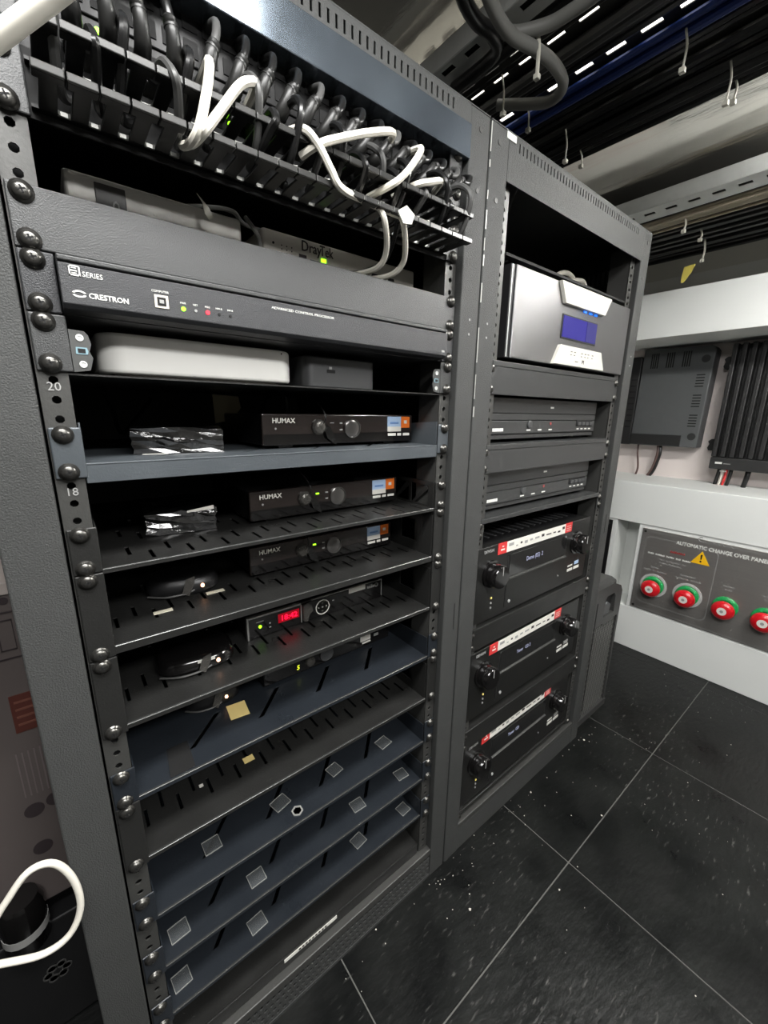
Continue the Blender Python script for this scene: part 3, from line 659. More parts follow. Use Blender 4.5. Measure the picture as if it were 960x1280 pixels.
# ---------------------------------------------------------------- set top boxes
def recorder(x, y, z, label, led, stickers=True):
    t = thing('video_recorder', label, 'video recorder', (x+.125, y+.08, z), 'black video recorders')
    w, h = .25, .043
    B('case', M_BLACK, t, x+.002, x+w-.002, y+.004, y+.17, z+.004, z+h, .002)
    B('fascia', M_HUM, t, x, x+w, y, y+.006, z+.004, z+h+.001, .0018, 3)
    B('lower_fascia', M_GLOSS, t, x+.001, x+w-.001, y-.0006, y+.0004, z+.005, z+.0185)
    for fx in (x+.025, x+w-.05): B('foot', M_BLACK, t, fx, fx+.02, y+.01, y+.03, z, z+.004)
    text('HUMAX', .0088, (x+.013, y-.0003, z+h-.0105), t, M_STW, sx=1.0, bold=.00012)
    MB().cyl((x+.0175, y+.0002, z+h-.0175), (0, -1, 0), .0014, .0006, 10).build('indicator', M_GREYP, t)
    MB().lathe((x+.134, y, z+.0245), (0, -1, 0), [(.0135, 0), (.0135, .0025), (.0125, .003), (.0115, .0018), (.011, .002), (.007, .0028)], 28).build('dial', mat('dial_smoke', (92, 90, 88), .2, .5), t, smooth=True)
    for dx, dz in ((.113, .031), (.113, .022)): B('button', M_GREYP, t, x+dx, x+dx+.0045, y-.0006, y, z+dz, z+dz+.002)
    if led: B('indicator', M_LEDG, t, x+.0975, x+.1025, y-.0006, y, z+.0305, z+.0325)
    else: B('indicator', M_GREYP, t, x+.0975, x+.1035, y-.0006, y, z+.032, z+.033)
    if stickers:
        B('sticker', M_STBLUE, t, x+.199, x+.226, y-.0007, y, z+.0205, z+.0415); B('sticker_band', M_STW, t, x+.199, x+.226, y-.0011, y-.0006, z+.019, z+.0265)
        B('sticker_print', mat('sticker_blue_print', (110, 145, 195), .5), t, x+.204, x+.221, y-.0011, y-.0006, z+.0305, z+.0335)
        B('orange_sticker', M_ORANGE, t, x+.2265, x+.244, y-.0007, y, z+.0245, z+.0415); B('orange_mark', M_STW, t, x+.232, x+.238, y-.0011, y-.0006, z+.031, z+.036)
        for a, b in ((.2, .216), (.219, .227), (.2305, .244)): B('badge', M_STW, t, x+a, x+b, y-.0008, y, z+.0125, z+.0165)
    # taped-on sensor blob with its thin lead
    s = MB().lathe((x+.079, y, z+.027), (0, -1, 0), [(.0105, 0), (.0105, .003), (.008, .006), (.003, .0075)], 10).build('taped_sensor', mat('sensor_tape', (90, 88, 84), .15, .3, .9, 160, alpha=.75), t)
    MB().prism([(x+.082, z+.034), (x+.09, z+.012), (x+.104, z+.003), (x+.1, z+.018), (x+.092, z+.03)], 'xz', y-.0055, y-.0045).build('tape_fold', M_WRAP, s)
    MB().tube([(x+.082, y-.004, z+.027), (x+.086, y-.008, z+.04), (x+.083, y+.002, z+.055), (x+.078, y+.03, z+.07)], .0009, 6).build('sensor_lead', M_CABK, s, smooth=True)
    return t
recorder(.197, .052, .8873, 'topmost black video recorder with orange sticker, on the thick lipped shelf', False)
recorder(.181, .068, .7877, 'second black video recorder from the top, with orange sticker and green light', True)
recorder(.181, .081, .7067, 'third black video recorder from the top, partly under the shelf above', True)

def low_recorder():
    x, y, z = .192, .086, .5223
    t = thing('dim_recorder', 'dim black recorder showing a yellow digit, under the satellite box shelf', 'video recorder', (x+.12, y+.08, z), 'black video recorders')
    B('case', M_BLACK, t, x, x+.243, y+.004, y+.17, z+.003, z+.042, .002); B('fascia', M_GLOSS, t, x, x+.243, y, y+.005, z+.003, z+.043, .0015)
    text('5', .0105, (x+.054, y-.0004, z+.0105), t, mat('digit_yellow', (210, 220, 60), .4, emit=(215, 230, 40), estr=1.6), shear=.1)
    MB().lathe((x+.109, y, z+.019), (0, -1, 0), [(.0125, 0), (.0125, .0022), (.0105, .0018), (.006, .0025)], 24).build('dial', M_MIDG, t, smooth=True)
    text('HUMAX', .0085, (x+.012, y-.0003, z+.031), t, M_CABGD); B('badge', M_STW, t, x+.178, x+.2, y-.0007, y, z+.014, z+.026); B('badge', M_STW, t, x+.182, x+.2, y-.0007, y, z+.009, z+.012); B('badge', M_GREYP, t, x+.208, x+.218, y-.0007, y, z+.016, z+.021)
    MB().lathe((x+.078, y, z+.017), (0, -1, 0), [(.009, 0), (.008, .004), (.002, .006)], 9).build('taped_sensor', MATS['sensor_tape'], t)
    MB().cyl((x+.0175, y+.0002, z+.027), (0, -1, 0), .0012, .0006, 8).build('indicator', M_GREYP, t)
    for fx in (x+.02, x+.2): B('foot', M_BLACK, t, fx, fx+.02, y+.01, y+.03, z, z+.003)
low_recorder()

def satellite_box():
    x0, x1, y, z = .169, .411, .08, .6157
    t = thing('satellite_box', 'silver framed satellite box with a glowing red clock', 'satellite box', ((x0+x1)/2, y+.08, z))
    B('case', M_BLACK, t, x0+.001, x1-.001, y+.002, y+.17, z+.001, z+.033, .0015)
    f = MB(); a, b = .0028, .0345
    f.box(x0, x0+a, y-.003, y+.004, z, z+b); f.box(x0+a, .2535, y-.003, y+.004, z+b-a, z+b); f.box(.2525, .2545, y-.003, y+.004, z+.002, z+b-a)
    f.box(.272, x1-.0015, y-.0015, y+.003, z+b-.0016, z+b); f.box(x1-.0015, x1, y-.0015, y+.003, z+.003, z+b)
    f.build('silver_frame', mat('frame_silver', (175, 175, 172), .3, .7), t, .0006)
    B('fascia', M_GLOSS, t, x0+a, x1-.0015, y-.001, y+.001, z+.0012, z+b-.003)
    d = B('clock_window', mat('red_window', (60, 4, 12), .2, emit=(200, 0, 30), estr=.5), t, .2165, .2505, y-.0016, y-.001, z+.0125, z+.0265)
    text('18:42', .0115, (.2335, y-.0018, z+.0155), d, M_DIGR, align='CENTER', sx=1.1)
    MB().cyl((.1885, y-.0008, z+.0165), (0, -1, 0), .0023, .0012, 14).build('indicator', M_LEDG, t)
    MB().cyl((.2035, y-.0008, z+.0175), (0, -1, 0), .0013, .0008, 10).build('indicator', M_GREYP, t); B('indicator', M_GREYP, t, .202, .205, y-.0015, y-.0008, z+.0105, z+.0118)
    B('badge', M_GREYP, t, .183, .194, y-.0014, y-.0009, z+.0235, z+.0248)
    MB().lathe((.2915, y-.001, z+.0165), (0, -1, 0), [(.0125, 0), (.0125, .0008), (.0112, .0008), (.0112, 0)], 32).build('control_ring', M_STW, t)
    for dx, dz in ((0, 0), (.007, 0), (-.007, 0), (0, .007), (0, -.007)): MB().cyl((.2915+dx, y-.0009, z+.0165+dz), (0, -1, 0), .0009, .0006, 8).build('control_dot', M_STW, t)
    B('sticker', M_STW, t, .341, .3745, y-.0022, y-.0014, z+.0255, z+.0335)
    [B('badge_letter', M_GREYP, t, .379+k*.0042, .3822+k*.0042, y-.0015, y-.0009, z+.0238, z+.028+.0015*(k == 2)) for k in range(4)]; MB().lathe((.399, y-.001, z+.0265), (0, -1, 0), [(.0038, 0), (.0038, .0006), (.0026, .0006), (.0026, 0)], 18).build('badge_ring', M_GREYP, t)
    B('button', M_GREYP, t, .3095, .313, y-.0015, y-.0009, z+.0215, z+.023)
    MB().prism([(.256, z+.004), (.255, z+.03), (.262, z+.033), (.27, z+.028), (.273, z+.018), (.266, z+.012), (.263, z+.002)], 'xz', y-.006, y-.002).build('taped_sensor', MATS['sensor_tape'], t, .001)
    for x in (.19, .38): B('foot', M_BLACK, t, x, x+.02, y+.01, y+.03, z-.0005, z+.0012)
satellite_box()

def small_units():
    # wrapped small receivers
    for i, (x0, x1, y, z, rot, lab) in enumerate(((.06, .145, .055, .8873, -8, 'small black box in crinkled clear wrap beside the topmost video recorder'), (.066, .138, .084, .7877, -5, 'small box in crinkled clear wrap beside the second video recorder'))):
        t = thing('wrapped_box', lab, 'media box', ((x0+x1)/2, y, z), 'small wrapped boxes')
        w, d, h = (x1-x0), .07, .024
        mb = MB().box(-w/2, w/2, 0, d, .002, h); me = mb.build('case', M_GLOSS, None, .003); me.location = (t.location[0]+me.location[0], t.location[1]+me.location[1], z+me.location[2]); adopt(me, t)
        # wrap: subdivided shell with random crinkles
        bm = bmesh.new(); bmesh.ops.create_cube(bm, size=1); bmesh.ops.subdivide_edges(bm, edges=bm.edges, cuts=5, use_grid_fill=True)
        rnd = random.Random(i+3)
        for v in bm.verts:
            v.co = Vector((v.co.x*(w+.006), (v.co.y+.5)*(d+.004)-.003, (v.co.z+.5)*(h+.003)+.0006))
            if v.co.z > .003: v.co += Vector((rnd.uniform(-1, 1), rnd.uniform(-1, 1), rnd.uniform(-1, 1)))*.0017
        m_ = bpy.data.meshes.new('wrap'); bm.to_mesh(m_); bm.free(); m_.materials.append(M_WRAP)
        o = link('plastic_wrap', m_, (t.location[0], t.location[1], z), t)
        if i == 0: s_ = B('bright_fold', M_STW, t, x0+.005, x0+.03, y-.0042, y-.0036, z-.0004, z+.0006)
        else: MB().prism([(.108, z+.025), (.139, z+.0265), (.139, z+.0315), (.108, z+.0272)], 'xz', y-.004, y-.0035).build('paper_slip', M_STW, t)
        t.rotation_euler.z = R(rot)
    # curved receivers
    def puck(cx, cy, z, rx, ry, h, lab, lampx, m=M_GLOSS, rot=0):
        t = thing('curved_receiver', lab, 'receiver', (cx, cy, z), 'small curved receivers')
        n = 28; prof = ((.86, 0), (1.0, .25), (1.0, .6), (.9, .92), (.8, 1.0)); vs = []; 
        for s_, q in prof:
            for k in range(n):
                a = 2*math.pi*k/n; ca, sa = math.cos(a), math.sin(a); e = .62
                vs.append((cx + rx*s_*math.copysign(abs(ca)**e, ca), cy + ry*s_*math.copysign(abs(sa)**e, sa), z + h*q))
        mb = MB(); mb.add(vs, [(j*n+k, j*n+(k+1) % n, (j+1)*n+(k+1) % n, (j+1)*n+k) for j in range(len(prof)-1) for k in range(n)] + [tuple(range(n-1, -1, -1)), tuple(range((len(prof)-1)*n, len(prof)*n))])
        mb.build('case', m, t, smooth=True)
        yy = cy - ry
        MB().cyl((cx+lampx, yy+.002, z+h*.55), (0, -1, 0), .0022, .003, 12).build('indicator', M_LEDP, t)
        MB().tube([(cx-rx*.95, yy+.008, z+.004), (cx-rx*.5, yy-.002, z+.004), (cx, yy-.003, z+.005), (cx+rx*.3, yy-.001, z+.008)], .0013, 6).build('seam_cord', M_CABGD, t, smooth=True)
        MB().prism([(cx-.002, z+.006), (cx+.004, z+h+.002), (cx+.014, z+h+.005), (cx+.013, z+h-.004), (cx+.006, z+.002)], 'xz', yy-.004, yy-.003).build('tape_fold', MATS['sensor_tape'], t)
        t.rotation_euler.z = R(rot)
        return t
    puck(.1, .105, .7067, .042, .03, .022, 'small curved black receiver with a lit lamp beside the third video recorder', .022, M_BLACK, -12)
    t = puck(.1, .078, .6157, .046, .036, .021, 'oval glossy black receiver beside the silver framed satellite box', .022, M_GLOSS, -6)
    B('sticker', M_STW, t, .098, .118, .0395, .0402, .6315, .6355)
    puck(.122, .115, .5223, .038, .026, .024, 'small black receiver with a lit lamp above the yellow note', .018, M_BLACK, -8)
    tag(B('sticky_note', M_NOTE, None, .1315, .157, .05, .081, .5226, .5232), 'pale yellow sticky note lying on the blue-black shelf', 'note').rotation_euler.z = R(-6)
    tag(B('paper_scrap', M_NOTE, None, .145, .16, .056, .067, .4370, .4376), 'small cream paper scrap on the empty slotted shelf', 'paper scrap')
    tag(B('paper_fleck', M_STW, None, .083, .088, .055, .06, .4370, .4376), 'tiny white paper fleck at the left of the empty slotted shelf', 'paper scrap')
    tag(MB().prism([(.045, .0025), (.072, .0025), (.074, .05), (.05, .05)], 'xy', .5226, .5231).build('black_tape', M_DARK, None), 'square of matt black tape at the left of the note shelf', 'tape')
    for x0, y0, x1, y1, m in ((.055, .046, .075, .049, M_STW), (.118, .065, .14, .068, M_STW)):
        tag(B('adhesive_strip', mat('adhesive_cream', (215, 210, 190), .5), None, x0, x1, y0, y1+.004, .7067, .7075), ['cream adhesive strip in front of the curved receiver, left one', 'cream adhesive strip in front of the curved receiver, right one'][x0 > .1], 'adhesive strip', 'adhesive strips on the third shelf')
    B_ = ((.344, [(.39, .041), (.288, .046), (.19, .045), (.088, .044)]), (.2575, [(.427, .031), (.325, .03), (.14, .027), (.034, .028)]), (.172, [(.433, .028), (.328, .032), (.135, .025), (.029, .027)]))
    posn = ['right end', 'right of centre', 'left of centre', 'left end']; rows = ['uppermost', 'middle', 'lowest']
    for r_, (z, L) in enumerate(B_):
        for k, (x, y) in enumerate(L):
            rnd = random.Random(r_*9+k); w, d = .0115+rnd.uniform(-.001, .001), .0105
            t = thing('tape_pad', 'square clear adhesive pad at the %s of the %s empty bottom shelf' % (posn[k], rows[r_]), 'adhesive pad', (x, y, z+.0009), 'clear adhesive pads on the bottom shelves')
            B('pad', M_TAPE, t, x-w, x+w, y-d, y+d, z+.0009, z+.0017)
            e = MB()
            for q in ((x-w, x+w, y-d-.0004, y-d+.0004), (x-w, x+w, y+d-.0004, y+d+.0004), (x-w-.0004, x-w+.0004, y-d, y+d), (x+w-.0004, x+w+.0004, y-d, y+d)): e.box(q[0], q[1], q[2], q[3], z+.0009, z+.0021)
            e.build('pad_rim', mat('pad_rim', (135, 136, 132), .4), t)
            t.rotation_euler.z = R(rnd.uniform(-16, 16))
    tag(MB().lathe((.205, .017, .3449), (0, 0, 1), [(.009, 0), (.009, .0012), (.0065, .0012), (.0065, 0)], 6).build('tape_ring', mat('pad_rim', (135, 136, 132), .4), None), 'small hexagon tape mark on the uppermost empty bottom shelf', 'tape mark')
small_units()

# ---------------------------------------------------------------- network gear, cable manager and patch cables on top of rack 1
def network():
    YS = .012
    for i, (u, nm, lab) in enumerate(((26, 'network_switch', 'black network switch just above the cable manager, full of plugs'), (27, 'patch_unit', 'black patch unit hidden behind the blue-grey header bar'))):
        t = thing(nm, lab, 'network switch' if i == 0 else 'patch unit', (.23, .1, ztop(u)-U))
        z0, z1 = ztop(u)-U+.0005, ztop(u)-.0005
        B('chassis', mat('switch_black', (7, 7, 7), .4, spec=.3), t, .0105, .4535, YS, .28, z0, z1, .001)
        for hx, sg in ((H1L, -1), (H1R, 1)): ear(t, hx, sg, u, u, M_PANEL if hx == H1L else M_BLACK, .024)
        for row in range(2):
            for k in range(24):
                x = .028 + k*.0168; z = z0 + .006 + row*.0185
                B('port', M_DARK, t, x, x+.0118, YS-.0009, YS+.0001, z, z+.012)

        if i == 0:
            for x, z in ((.05, 1.201), (.066, 1.202), (.064, 1.222), (.165, 1.198), (.183, 1.202), (.235, 1.2), (.381, 1.201)): MB().cyl((x, YS-.0005, z), (0, -1, 0), .0022, .002, 10).build('indicator', M_LEDG, t)
    # manager with two rows of fingers
    m = thing('cable_manager', 'black finger cable manager across the top of the near rack', 'cable manager', (.23, -.02, 1.142))
    z0, z1 = ztop(25)-U+.0005, ztop(25)-.0005
    B('back_plate', M_DARK, m, .0105, .4535, .0, .002, z0, z1)
    for hx, sg in ((H1L, -1), (H1R, 1)): ear(m, hx, sg, 25, 25, M_PANEL, .0225)
    MF = mat('finger_black', (9, 9, 9), .35, 0, spec=.3); ML = mat('finger_lip', (60, 60, 59), .25, .4); MR = mat('slot_rim_highlight', (150, 150, 146), .3, .4)
    for row, zz in ((0, 1.1475), (1, 1.1755)):
        mb = MB().box(.014, .449, -.006, .0, zz-.0011, zz+.0011); mb.build('finger_spine', MF, m)
        px = .0188; n = 23
        fm = MB()       # one finger: arm forward, then a lip along x
        w = .0055
        fm.box(-w, w, -.044, -.006, -.0011, .0011); fm.box(-.0089, .0089, -.0505, -.042, -.0011, .0011)
        fm.cur = 1; fm.box(-.0089, .0089, -.0528, -.0503, -.0012, .0042)
        me = fm.mesh([MF, ML]); me.name = 'finger'
        sm = MB(); sm.prism([(-.0036, -.0055), (-.0036, -.0088), (-.0022, -.0075), (.0022, -.0075), (.0036, -.0088), (.0036, -.0055)], 'xy', -.0014, .0014); sme = sm.mesh(MR); sme.name = 'slot_rim_highlight'  # pale rims paint the highlight on the plate thickness at slot ends
        for k in range(n-1): link('slot_rim_highlight', sme, (.0235 + (k+.5)*px, 0, zz), m)
        for k in range(n):
            o = link('finger', me, (.0235 + k*px, 0, zz), m, .0007)
    # patch cables: plug boot at the port, arc forward, down into the manager
    rnd = random.Random(11)
    def patch(x, zport, xin, zin, mt, lab, grp, r=.0031, yb=-.042, boot=True, dip=.0):
        t = thing('patch_cable', lab, 'cable', (x, YS, zport), grp)
        if boot:
            MB().box(x-.0055, x+.0055, -.012, YS-.001, zport-.0045, zport+.0045).build('plug', mat('plug_clear', (60, 60, 59), .2), t, .001)
            b = MB().lathe((x, -.012, zport), (0, -1, 0), [(.006, 0), (.0058, .004), (.0046, .005), (.0052, .0065), (.0042, .0075), (.0048, .009), (.0037, .012)], 12).build('boot', M_BOOT if mt is not M_CABW else M_CABW, t, smooth=True)
        ym = yb
        MB().tube([(x, -.02, zport), (x+(xin-x)*.15, ym+.006, zport-.003-dip), (x+(xin-x)*.4, ym-.008, zport-.016-dip), (x+(xin-x)*.7, ym-.004, (zport+zin)/2-.003), (xin, ym+.012, zin+.004), (xin+.003, -.012, zin), (xin+.012, -.006, zin+.003)], r, 8, 7).build('cord', mt, t, smooth=True)
        return t
    def riser(x, lean, lab, r=.0036):
        t = thing('patch_cable', lab, 'cable', (x, YS, 1.203), 'black patch cables rising behind the header bar')
        MB().box(x-.0055, x+.0055, -.014, YS-.001, 1.1995, 1.2085).build('plug', mat('plug_clear', (60, 60, 59), .2), t, .001)
        MB().tube([(x, -.013, 1.204), (x+lean*.1, -.022, 1.207), (x+lean*.3, -.028, 1.217), (x+lean*.45, -.028, 1.225)], [.0062, .006, .0056, .0052, .0046], 12, 4).build('boot', M_BOOT, t, smooth=True)
        MB().lathe((x+lean*.42, -.028, 1.2225), (lean*.9, 0, 1*max(.02, .035-abs(lean)*.6)), [(.0056, 0), (.0056, .0015), (.0045, .0018), (.0053, .0035), (.0044, .004), (.005, .006), (.004, .0075)], 12).build('boot_ribs', M_BOOT, t, smooth=True)
        MB().tube([(x+lean*.42, -.028, 1.2235), (x+lean*.75, -.027, 1.238-abs(lean)*.25), (x+lean*1.05, -.018, 1.254-abs(lean)*.3), (x+lean*1.2, .0, 1.264-abs(lean)*.3), (x+lean*1.25, .02, 1.27-abs(lean)*.3)], r, 10, 6).build('cord', M_CABK if r > .0035 else M_CABGD, t, smooth=True)
    for k in range(18):
        x = .045 + k*.0222
        riser(x, -.006 if k < 4 else (.002 + .0028*k), 'black patch cable rising behind the header bar, %s from the left' % ORD[k], .0036 if k % 4 else .0034)
    for k in range(19):
        x = .03 + k*.0222
        patch(x, 1.194 if k % 2 else 1.212, min(.44, max(.02, x + rnd.uniform(-.012, .016))), 1.152 + rnd.uniform(0, .008), M_CABK if k % 3 else M_CABGD, 'black patch cable bending down into the cable manager, %s from the left' % ORD[k], 'black patch cables bending into the manager', yb=-.043+rnd.uniform(-.006, .006), r=.0034)
    # white cords
    for i, (pts, lab) in enumerate((
        ([(.13, -.02, 1.2), (.129, -.045, 1.2), (.127, -.056, 1.194), (.124, -.057, 1.178), (.116, -.057, 1.15), (.112, -.045, 1.142), (.112, -.02, 1.15)], 'white patch cable hanging straight down beside the forked one'),
        ([(.17, -.02, 1.2), (.167, -.048, 1.2), (.16, -.056, 1.196), (.149, -.058, 1.188), (.133, -.058, 1.166), (.12, -.057, 1.148), (.116, -.04, 1.146), (.116, -.02, 1.152)], 'white patch cable curving left over the upper fingers'),
        ([(.2, -.03, 1.186), (.208, -.054, 1.182), (.221, -.058, 1.172), (.234, -.058, 1.157), (.246, -.056, 1.147), (.279, -.045, 1.15), (.323, -.045, 1.149), (.35, -.045, 1.15)], 'white patch cable running along the lower fingers to the right'),
        ([(.335, -.01, 1.228), (.315, -.05, 1.219), (.279, -.058, 1.203), (.242, -.058, 1.185), (.222, -.057, 1.174), (.212, -.04, 1.168)], 'white patch cable lying slanted across the black plugs'),
        ([(.36, -.02, 1.228), (.355, -.05, 1.219), (.338, -.058, 1.197), (.322, -.058, 1.179), (.311, -.052, 1.17), (.305, -.02, 1.168)], 'white patch cable at the right half of the cable manager'),
        ([(.41, -.01, 1.203), (.388, -.05, 1.197), (.365, -.056, 1.188), (.35, -.05, 1.183), (.34, -.02, 1.18)], 'short white patch cable at the right end of the cable manager'),
        ([(.33, .055, 1.114), (.322, .03, 1.105), (.33, -.005, 1.106), (.328, -.025, 1.118), (.31, -.045, 1.137), (.3, -.045, 1.15), (.296, -.03, 1.16)], 'white cable looping from the router up into the manager, left one'),
        ([(.345, .055, 1.112), (.345, .03, 1.104), (.357, .0, 1.105), (.36, -.02, 1.117), (.34, -.043, 1.138), (.33, -.045, 1.15), (.325, -.03, 1.16)], 'white cable looping from the router up into the manager, right one'))):
        tag(MB().tube(pts, .0036 if i < 6 else .0034, 8, 7).build('white_patch_cable', M_CABW, None, smooth=True), lab, 'cable', 'white patch cables')
    tag(MB().tube([(.322, .055, 1.112), (.333, .03, 1.11), (.344, .0, 1.117), (.343, -.02, 1.135), (.337, -.035, 1.155)], .0028, 8, 7).build('black_router_cable', M_CABK, None, smooth=True), 'black cable looping up beside the white router cables', 'cable')
    tag(MB().prism([(.318, 1.147), (.33, 1.155), (.342, 1.149), (.338, 1.139), (.326, 1.137)], 'xz', -.0575, -.056).build('cable_label', M_STW, None), 'white folded paper label on a patch cable in the manager', 'label')
    for i, pts in enumerate(([(.19, .05, 1.14), (.2, .04, 1.12), (.205, .05, 1.1), (.21, .06, 1.08)], [(.12, .08, 1.14), (.15, .06, 1.142), (.18, .06, 1.146), (.2, .07, 1.14), (.27, .09, 1.146), (.33, .12, 1.142)])):
        tag(MB().tube(pts, .0024, 8, 6).build('grey_cable', M_CABG, None, smooth=True), ['grey cable dropping between the silver box and the router', 'grey cable lying across the top of the silver box'][i], 'cable')
    tag(MB().prism([(.135, 1.14), (.14, 1.133), (.141, 1.124), (.145, 1.119), (.149, 1.123), (.146, 1.13)], 'xz', .03, .031).build('cable_tie_tail', M_TIE, None), 'cream cable tie tail hanging above the silver box', 'cable tie')
network()

# ---------------------------------------------------------------- rack 2 contents
def rack2():
    XL, XR = H2L-.0045, H2R-.013
    def r2_shelf(z, lipz, label, uh, solid_lip=True, deckm=M_PANEL):
        s = thing('equipment_shelf', label, 'shelf', (.81, .1, z-.01), 'shelves of the far rack')
        B('deck', deckm, s, H2L+.0115, H2R-.0135, .0, .4, z-.0015, z)
        B('shelf_rim', deckm, s, XL, XR, -.004, .002, z-.009, z, .001)
        if lipz: B('front_panel', deckm, s, XL, XR, -.0028, -.0005, lipz, z-.009, .0008)
        zz = (lipz or z-.04)+.008
        for q in (zz, z-.013): 
            screw(H2R-.002, q, s, -.0008); screw(H2L-.003, q, s, -.0008)
        B('ear', deckm, s, H2R-.013, H2R+.008, -.001, .0004, zz-.008, z-.005)
        return s
    r2_shelf(1.021, .967, 'grey shelf with plain front panel under the silver amplifier', 22)
    r2_shelf(.883, .833, 'grey shelf with plain front panel between the two grey disc players', 19)
    r2_shelf(.7505, None, 'plain grey shelf under the lower grey disc player', 16)
    r2_shelf(.5300, .482, 'dark shelf with front panel under the topmost receiver', 11, deckm=M_SHELFK)
    r2_shelf(.297, .249, 'dark shelf with front panel under the middle receiver', 6, deckm=M_SHELFK)
    r2_shelf(.0935, None, 'dark shelf at the bottom under the lowest receiver', 2, deckm=M_SHELFK)
    # perforated shelf above the silver amplifier
    v = thing('vented_shelf', 'black perforated shelf above the silver amplifier', 'shelf', (.81, .1, 1.178), 'shelves of the far rack')
    slots = []
    for j in range(4):
        for k in range(17): x = H2L+.03+k*.0245+(.012 if j % 2 else 0); slots.append((x, x+.0075, .012+j*.03, .034+j*.03))
    slot_plate(H2L+.0115, H2R-.0135, 0, .3, slots, lambda a, b: (a, b, 1.1785)).build('deck', M_BLACK, v, solid=.0016)
    B('shelf_rim', M_DARK, v, H2L+.0115, H2R-.0135, -.0015, .0005, 1.1775, 1.1815)
    # two loops of pale cable on it
    for i, x in enumerate((0, .05)):
        tag(MB().tube([(.84+x, .1, 1.184), (.855+x, .09, 1.205), (.88+x, .08, 1.226-x*.1), (.91+x, .08, 1.234-x*.1), (.938+x, .08, 1.23), (.946+x, .08, 1.214), (.935+x, .085, 1.195), (.92+x, .09, 1.184)], .0048, 8, 7).build('looped_cable', M_CABW, None, smooth=True), ['pale cable loop on the perforated shelf, left one', 'pale cable loop on the perforated shelf, right one'][i], 'cable', 'pale cable loops on the perforated shelf')
    for k in range(12): B('vent_slit', M_CABGD, RACK2, 1.0885, 1.0915, .05+k*.0115, .0545+k*.0115, 1.245, 1.272)
    # silver amplifier
    a = thing('silver_amplifier', 'brushed silver amplifier with a blue display and two white badges', 'amplifier', (.838, .15, 1.0215))
    cx = .838
    B('case', M_BLACK, a, .595, 1.043, .012, .38, 1.028, 1.168)
    B('fascia', M_BRUSH, a, .612, 1.046, -.006, .012, 1.0275, 1.169, .0015)
    B('side_trim', M_BLACK, a, .6, .611, -.003, .012, 1.0275, 1.169, .001); B('side_edge', M_GALV, a, .6025, .6045, -.0038, -.0028, 1.029, 1.168)
    for dx in (.63, 1.0): MB().cyl((dx, .04, 1.021), (0, 0, 1), .012, .007, 14).build('foot', M_BLACK, a)
    up = MB().prism([(.739, 1.1688), (.938, 1.1688), (.916, 1.1345), (.76, 1.1345)], 'xz', -.013, -.0055).build('upper_badge', M_CASEW, a, .0008)
    lo = MB().prism([(.757, 1.0635), (.92, 1.0635), (.94, 1.0285), (.737, 1.0285)], 'xz', -.013, -.0055).build('lower_badge', M_CASEW, a, .0008)
    B('display_bezel', M_BLACK, a, .762, .9, -.0075, -.0058, 1.0755, 1.1185, .0008); B('display', M_LCD, a, .7655, .8965, -.0082, -.0074, 1.0785, 1.1155)
    B('display_band', mat('lcd_dim', (34, 32, 84), .5, emit=(58, 54, 150), estr=.3, spec=.2), a, .855, .8962, -.0086, -.0081, 1.079, 1.115)
    for k in range(3): B('indicator', M_LEDB, a, .838+.022*k, .85+.022*k, -.0075, -.0056, 1.1305, 1.1335)
    for k, x in enumerate((.795, .808, .836, .85, .862, .88)): B('badge_mark', M_CARDP, lo, x, x+.006, -.0135, -.0129, 1.0535, 1.0547); B('badge_mark', M_CARDP, lo, x, x+.004, -.0135, -.0129, 1.0478, 1.049)
    text('M', .011, (.842, -.0132, 1.035), lo, M_CARDP); B('badge_mark', M_CARDP, lo, .815, .826, -.0135, -.0129, 1.037, 1.0382)
    # disc players
    for i, (z, lab) in enumerate(((.8835, 'upper grey disc player with thin front grooves'), (.7512, 'lower grey disc player with thin front grooves'))):
        p = thing('disc_player', lab, 'disc player', (.8, .15, z), 'grey disc players')
        x0, x1, y = .588, 1.003, .02
        B('case', M_PANEL, p, x0+.002, x1-.002, y+.012, y+.33, z+.006, z+.079, .002)
        for a0, b0, dy in ((.006, .0145, .003), (.0155, .0395, 0), (.0405, .0525, 0), (.0535, .081, 0)): B('fascia_band', M_PANEL, p, x0, x1, y+dy, y+.013, z+a0, z+b0, .001, 2)
        B('groove', M_DARK, p, x0+.002, x1-.002, y+.006, y+.0125, z+.01, z+.079)
        for k in range(6): B('badge_letter', M_WHITE, p, .6135+k*.0055, .618+k*.0055, y-.0006, y, z+.0205, z+.0262)
        MB().lathe((.73, y, z+.0325), (0, -1, 0), [(.008, 0), (.008, .002), (.006, .003)], 20).build('power_button', M_MIDG, p)
        for x in (.722, .762, .802): B('caption', M_WHITE, p, x, x+.013, y-.0006, y, z+.0205, z+.023)
        MB().cyl((.808, y+.0002, z+.034), (0, -1, 0), .003, .0008, 12).build('indicator', M_LEDR if False else mat('red_button', (170, 70, 70), .4), p)
        B('caption', M_WHITE, p, .802, .814, y-.0006, y, z+.064, z+.0675)
        B('button_bay', M_DARK, p, .915, .99, y-.0008, y+.001, z+.0275, z+.0405)
        for k in range(4): B('transport_button', M_MIDG, p, .918+k*.018, .932+k*.018, y-.004, y-.0006, z+.029, z+.037, .001)
        for k in range(4): B('caption', M_WHITE, p, .92+k*.018, .929+k*.018, y-.0006, y, z+.0205, z+.023)
        for x in (.61, .96): MB().cyl((x, .06, z-.0002), (0, 0, 1), .012, .0065, 14).build('foot', M_BLACK, p)
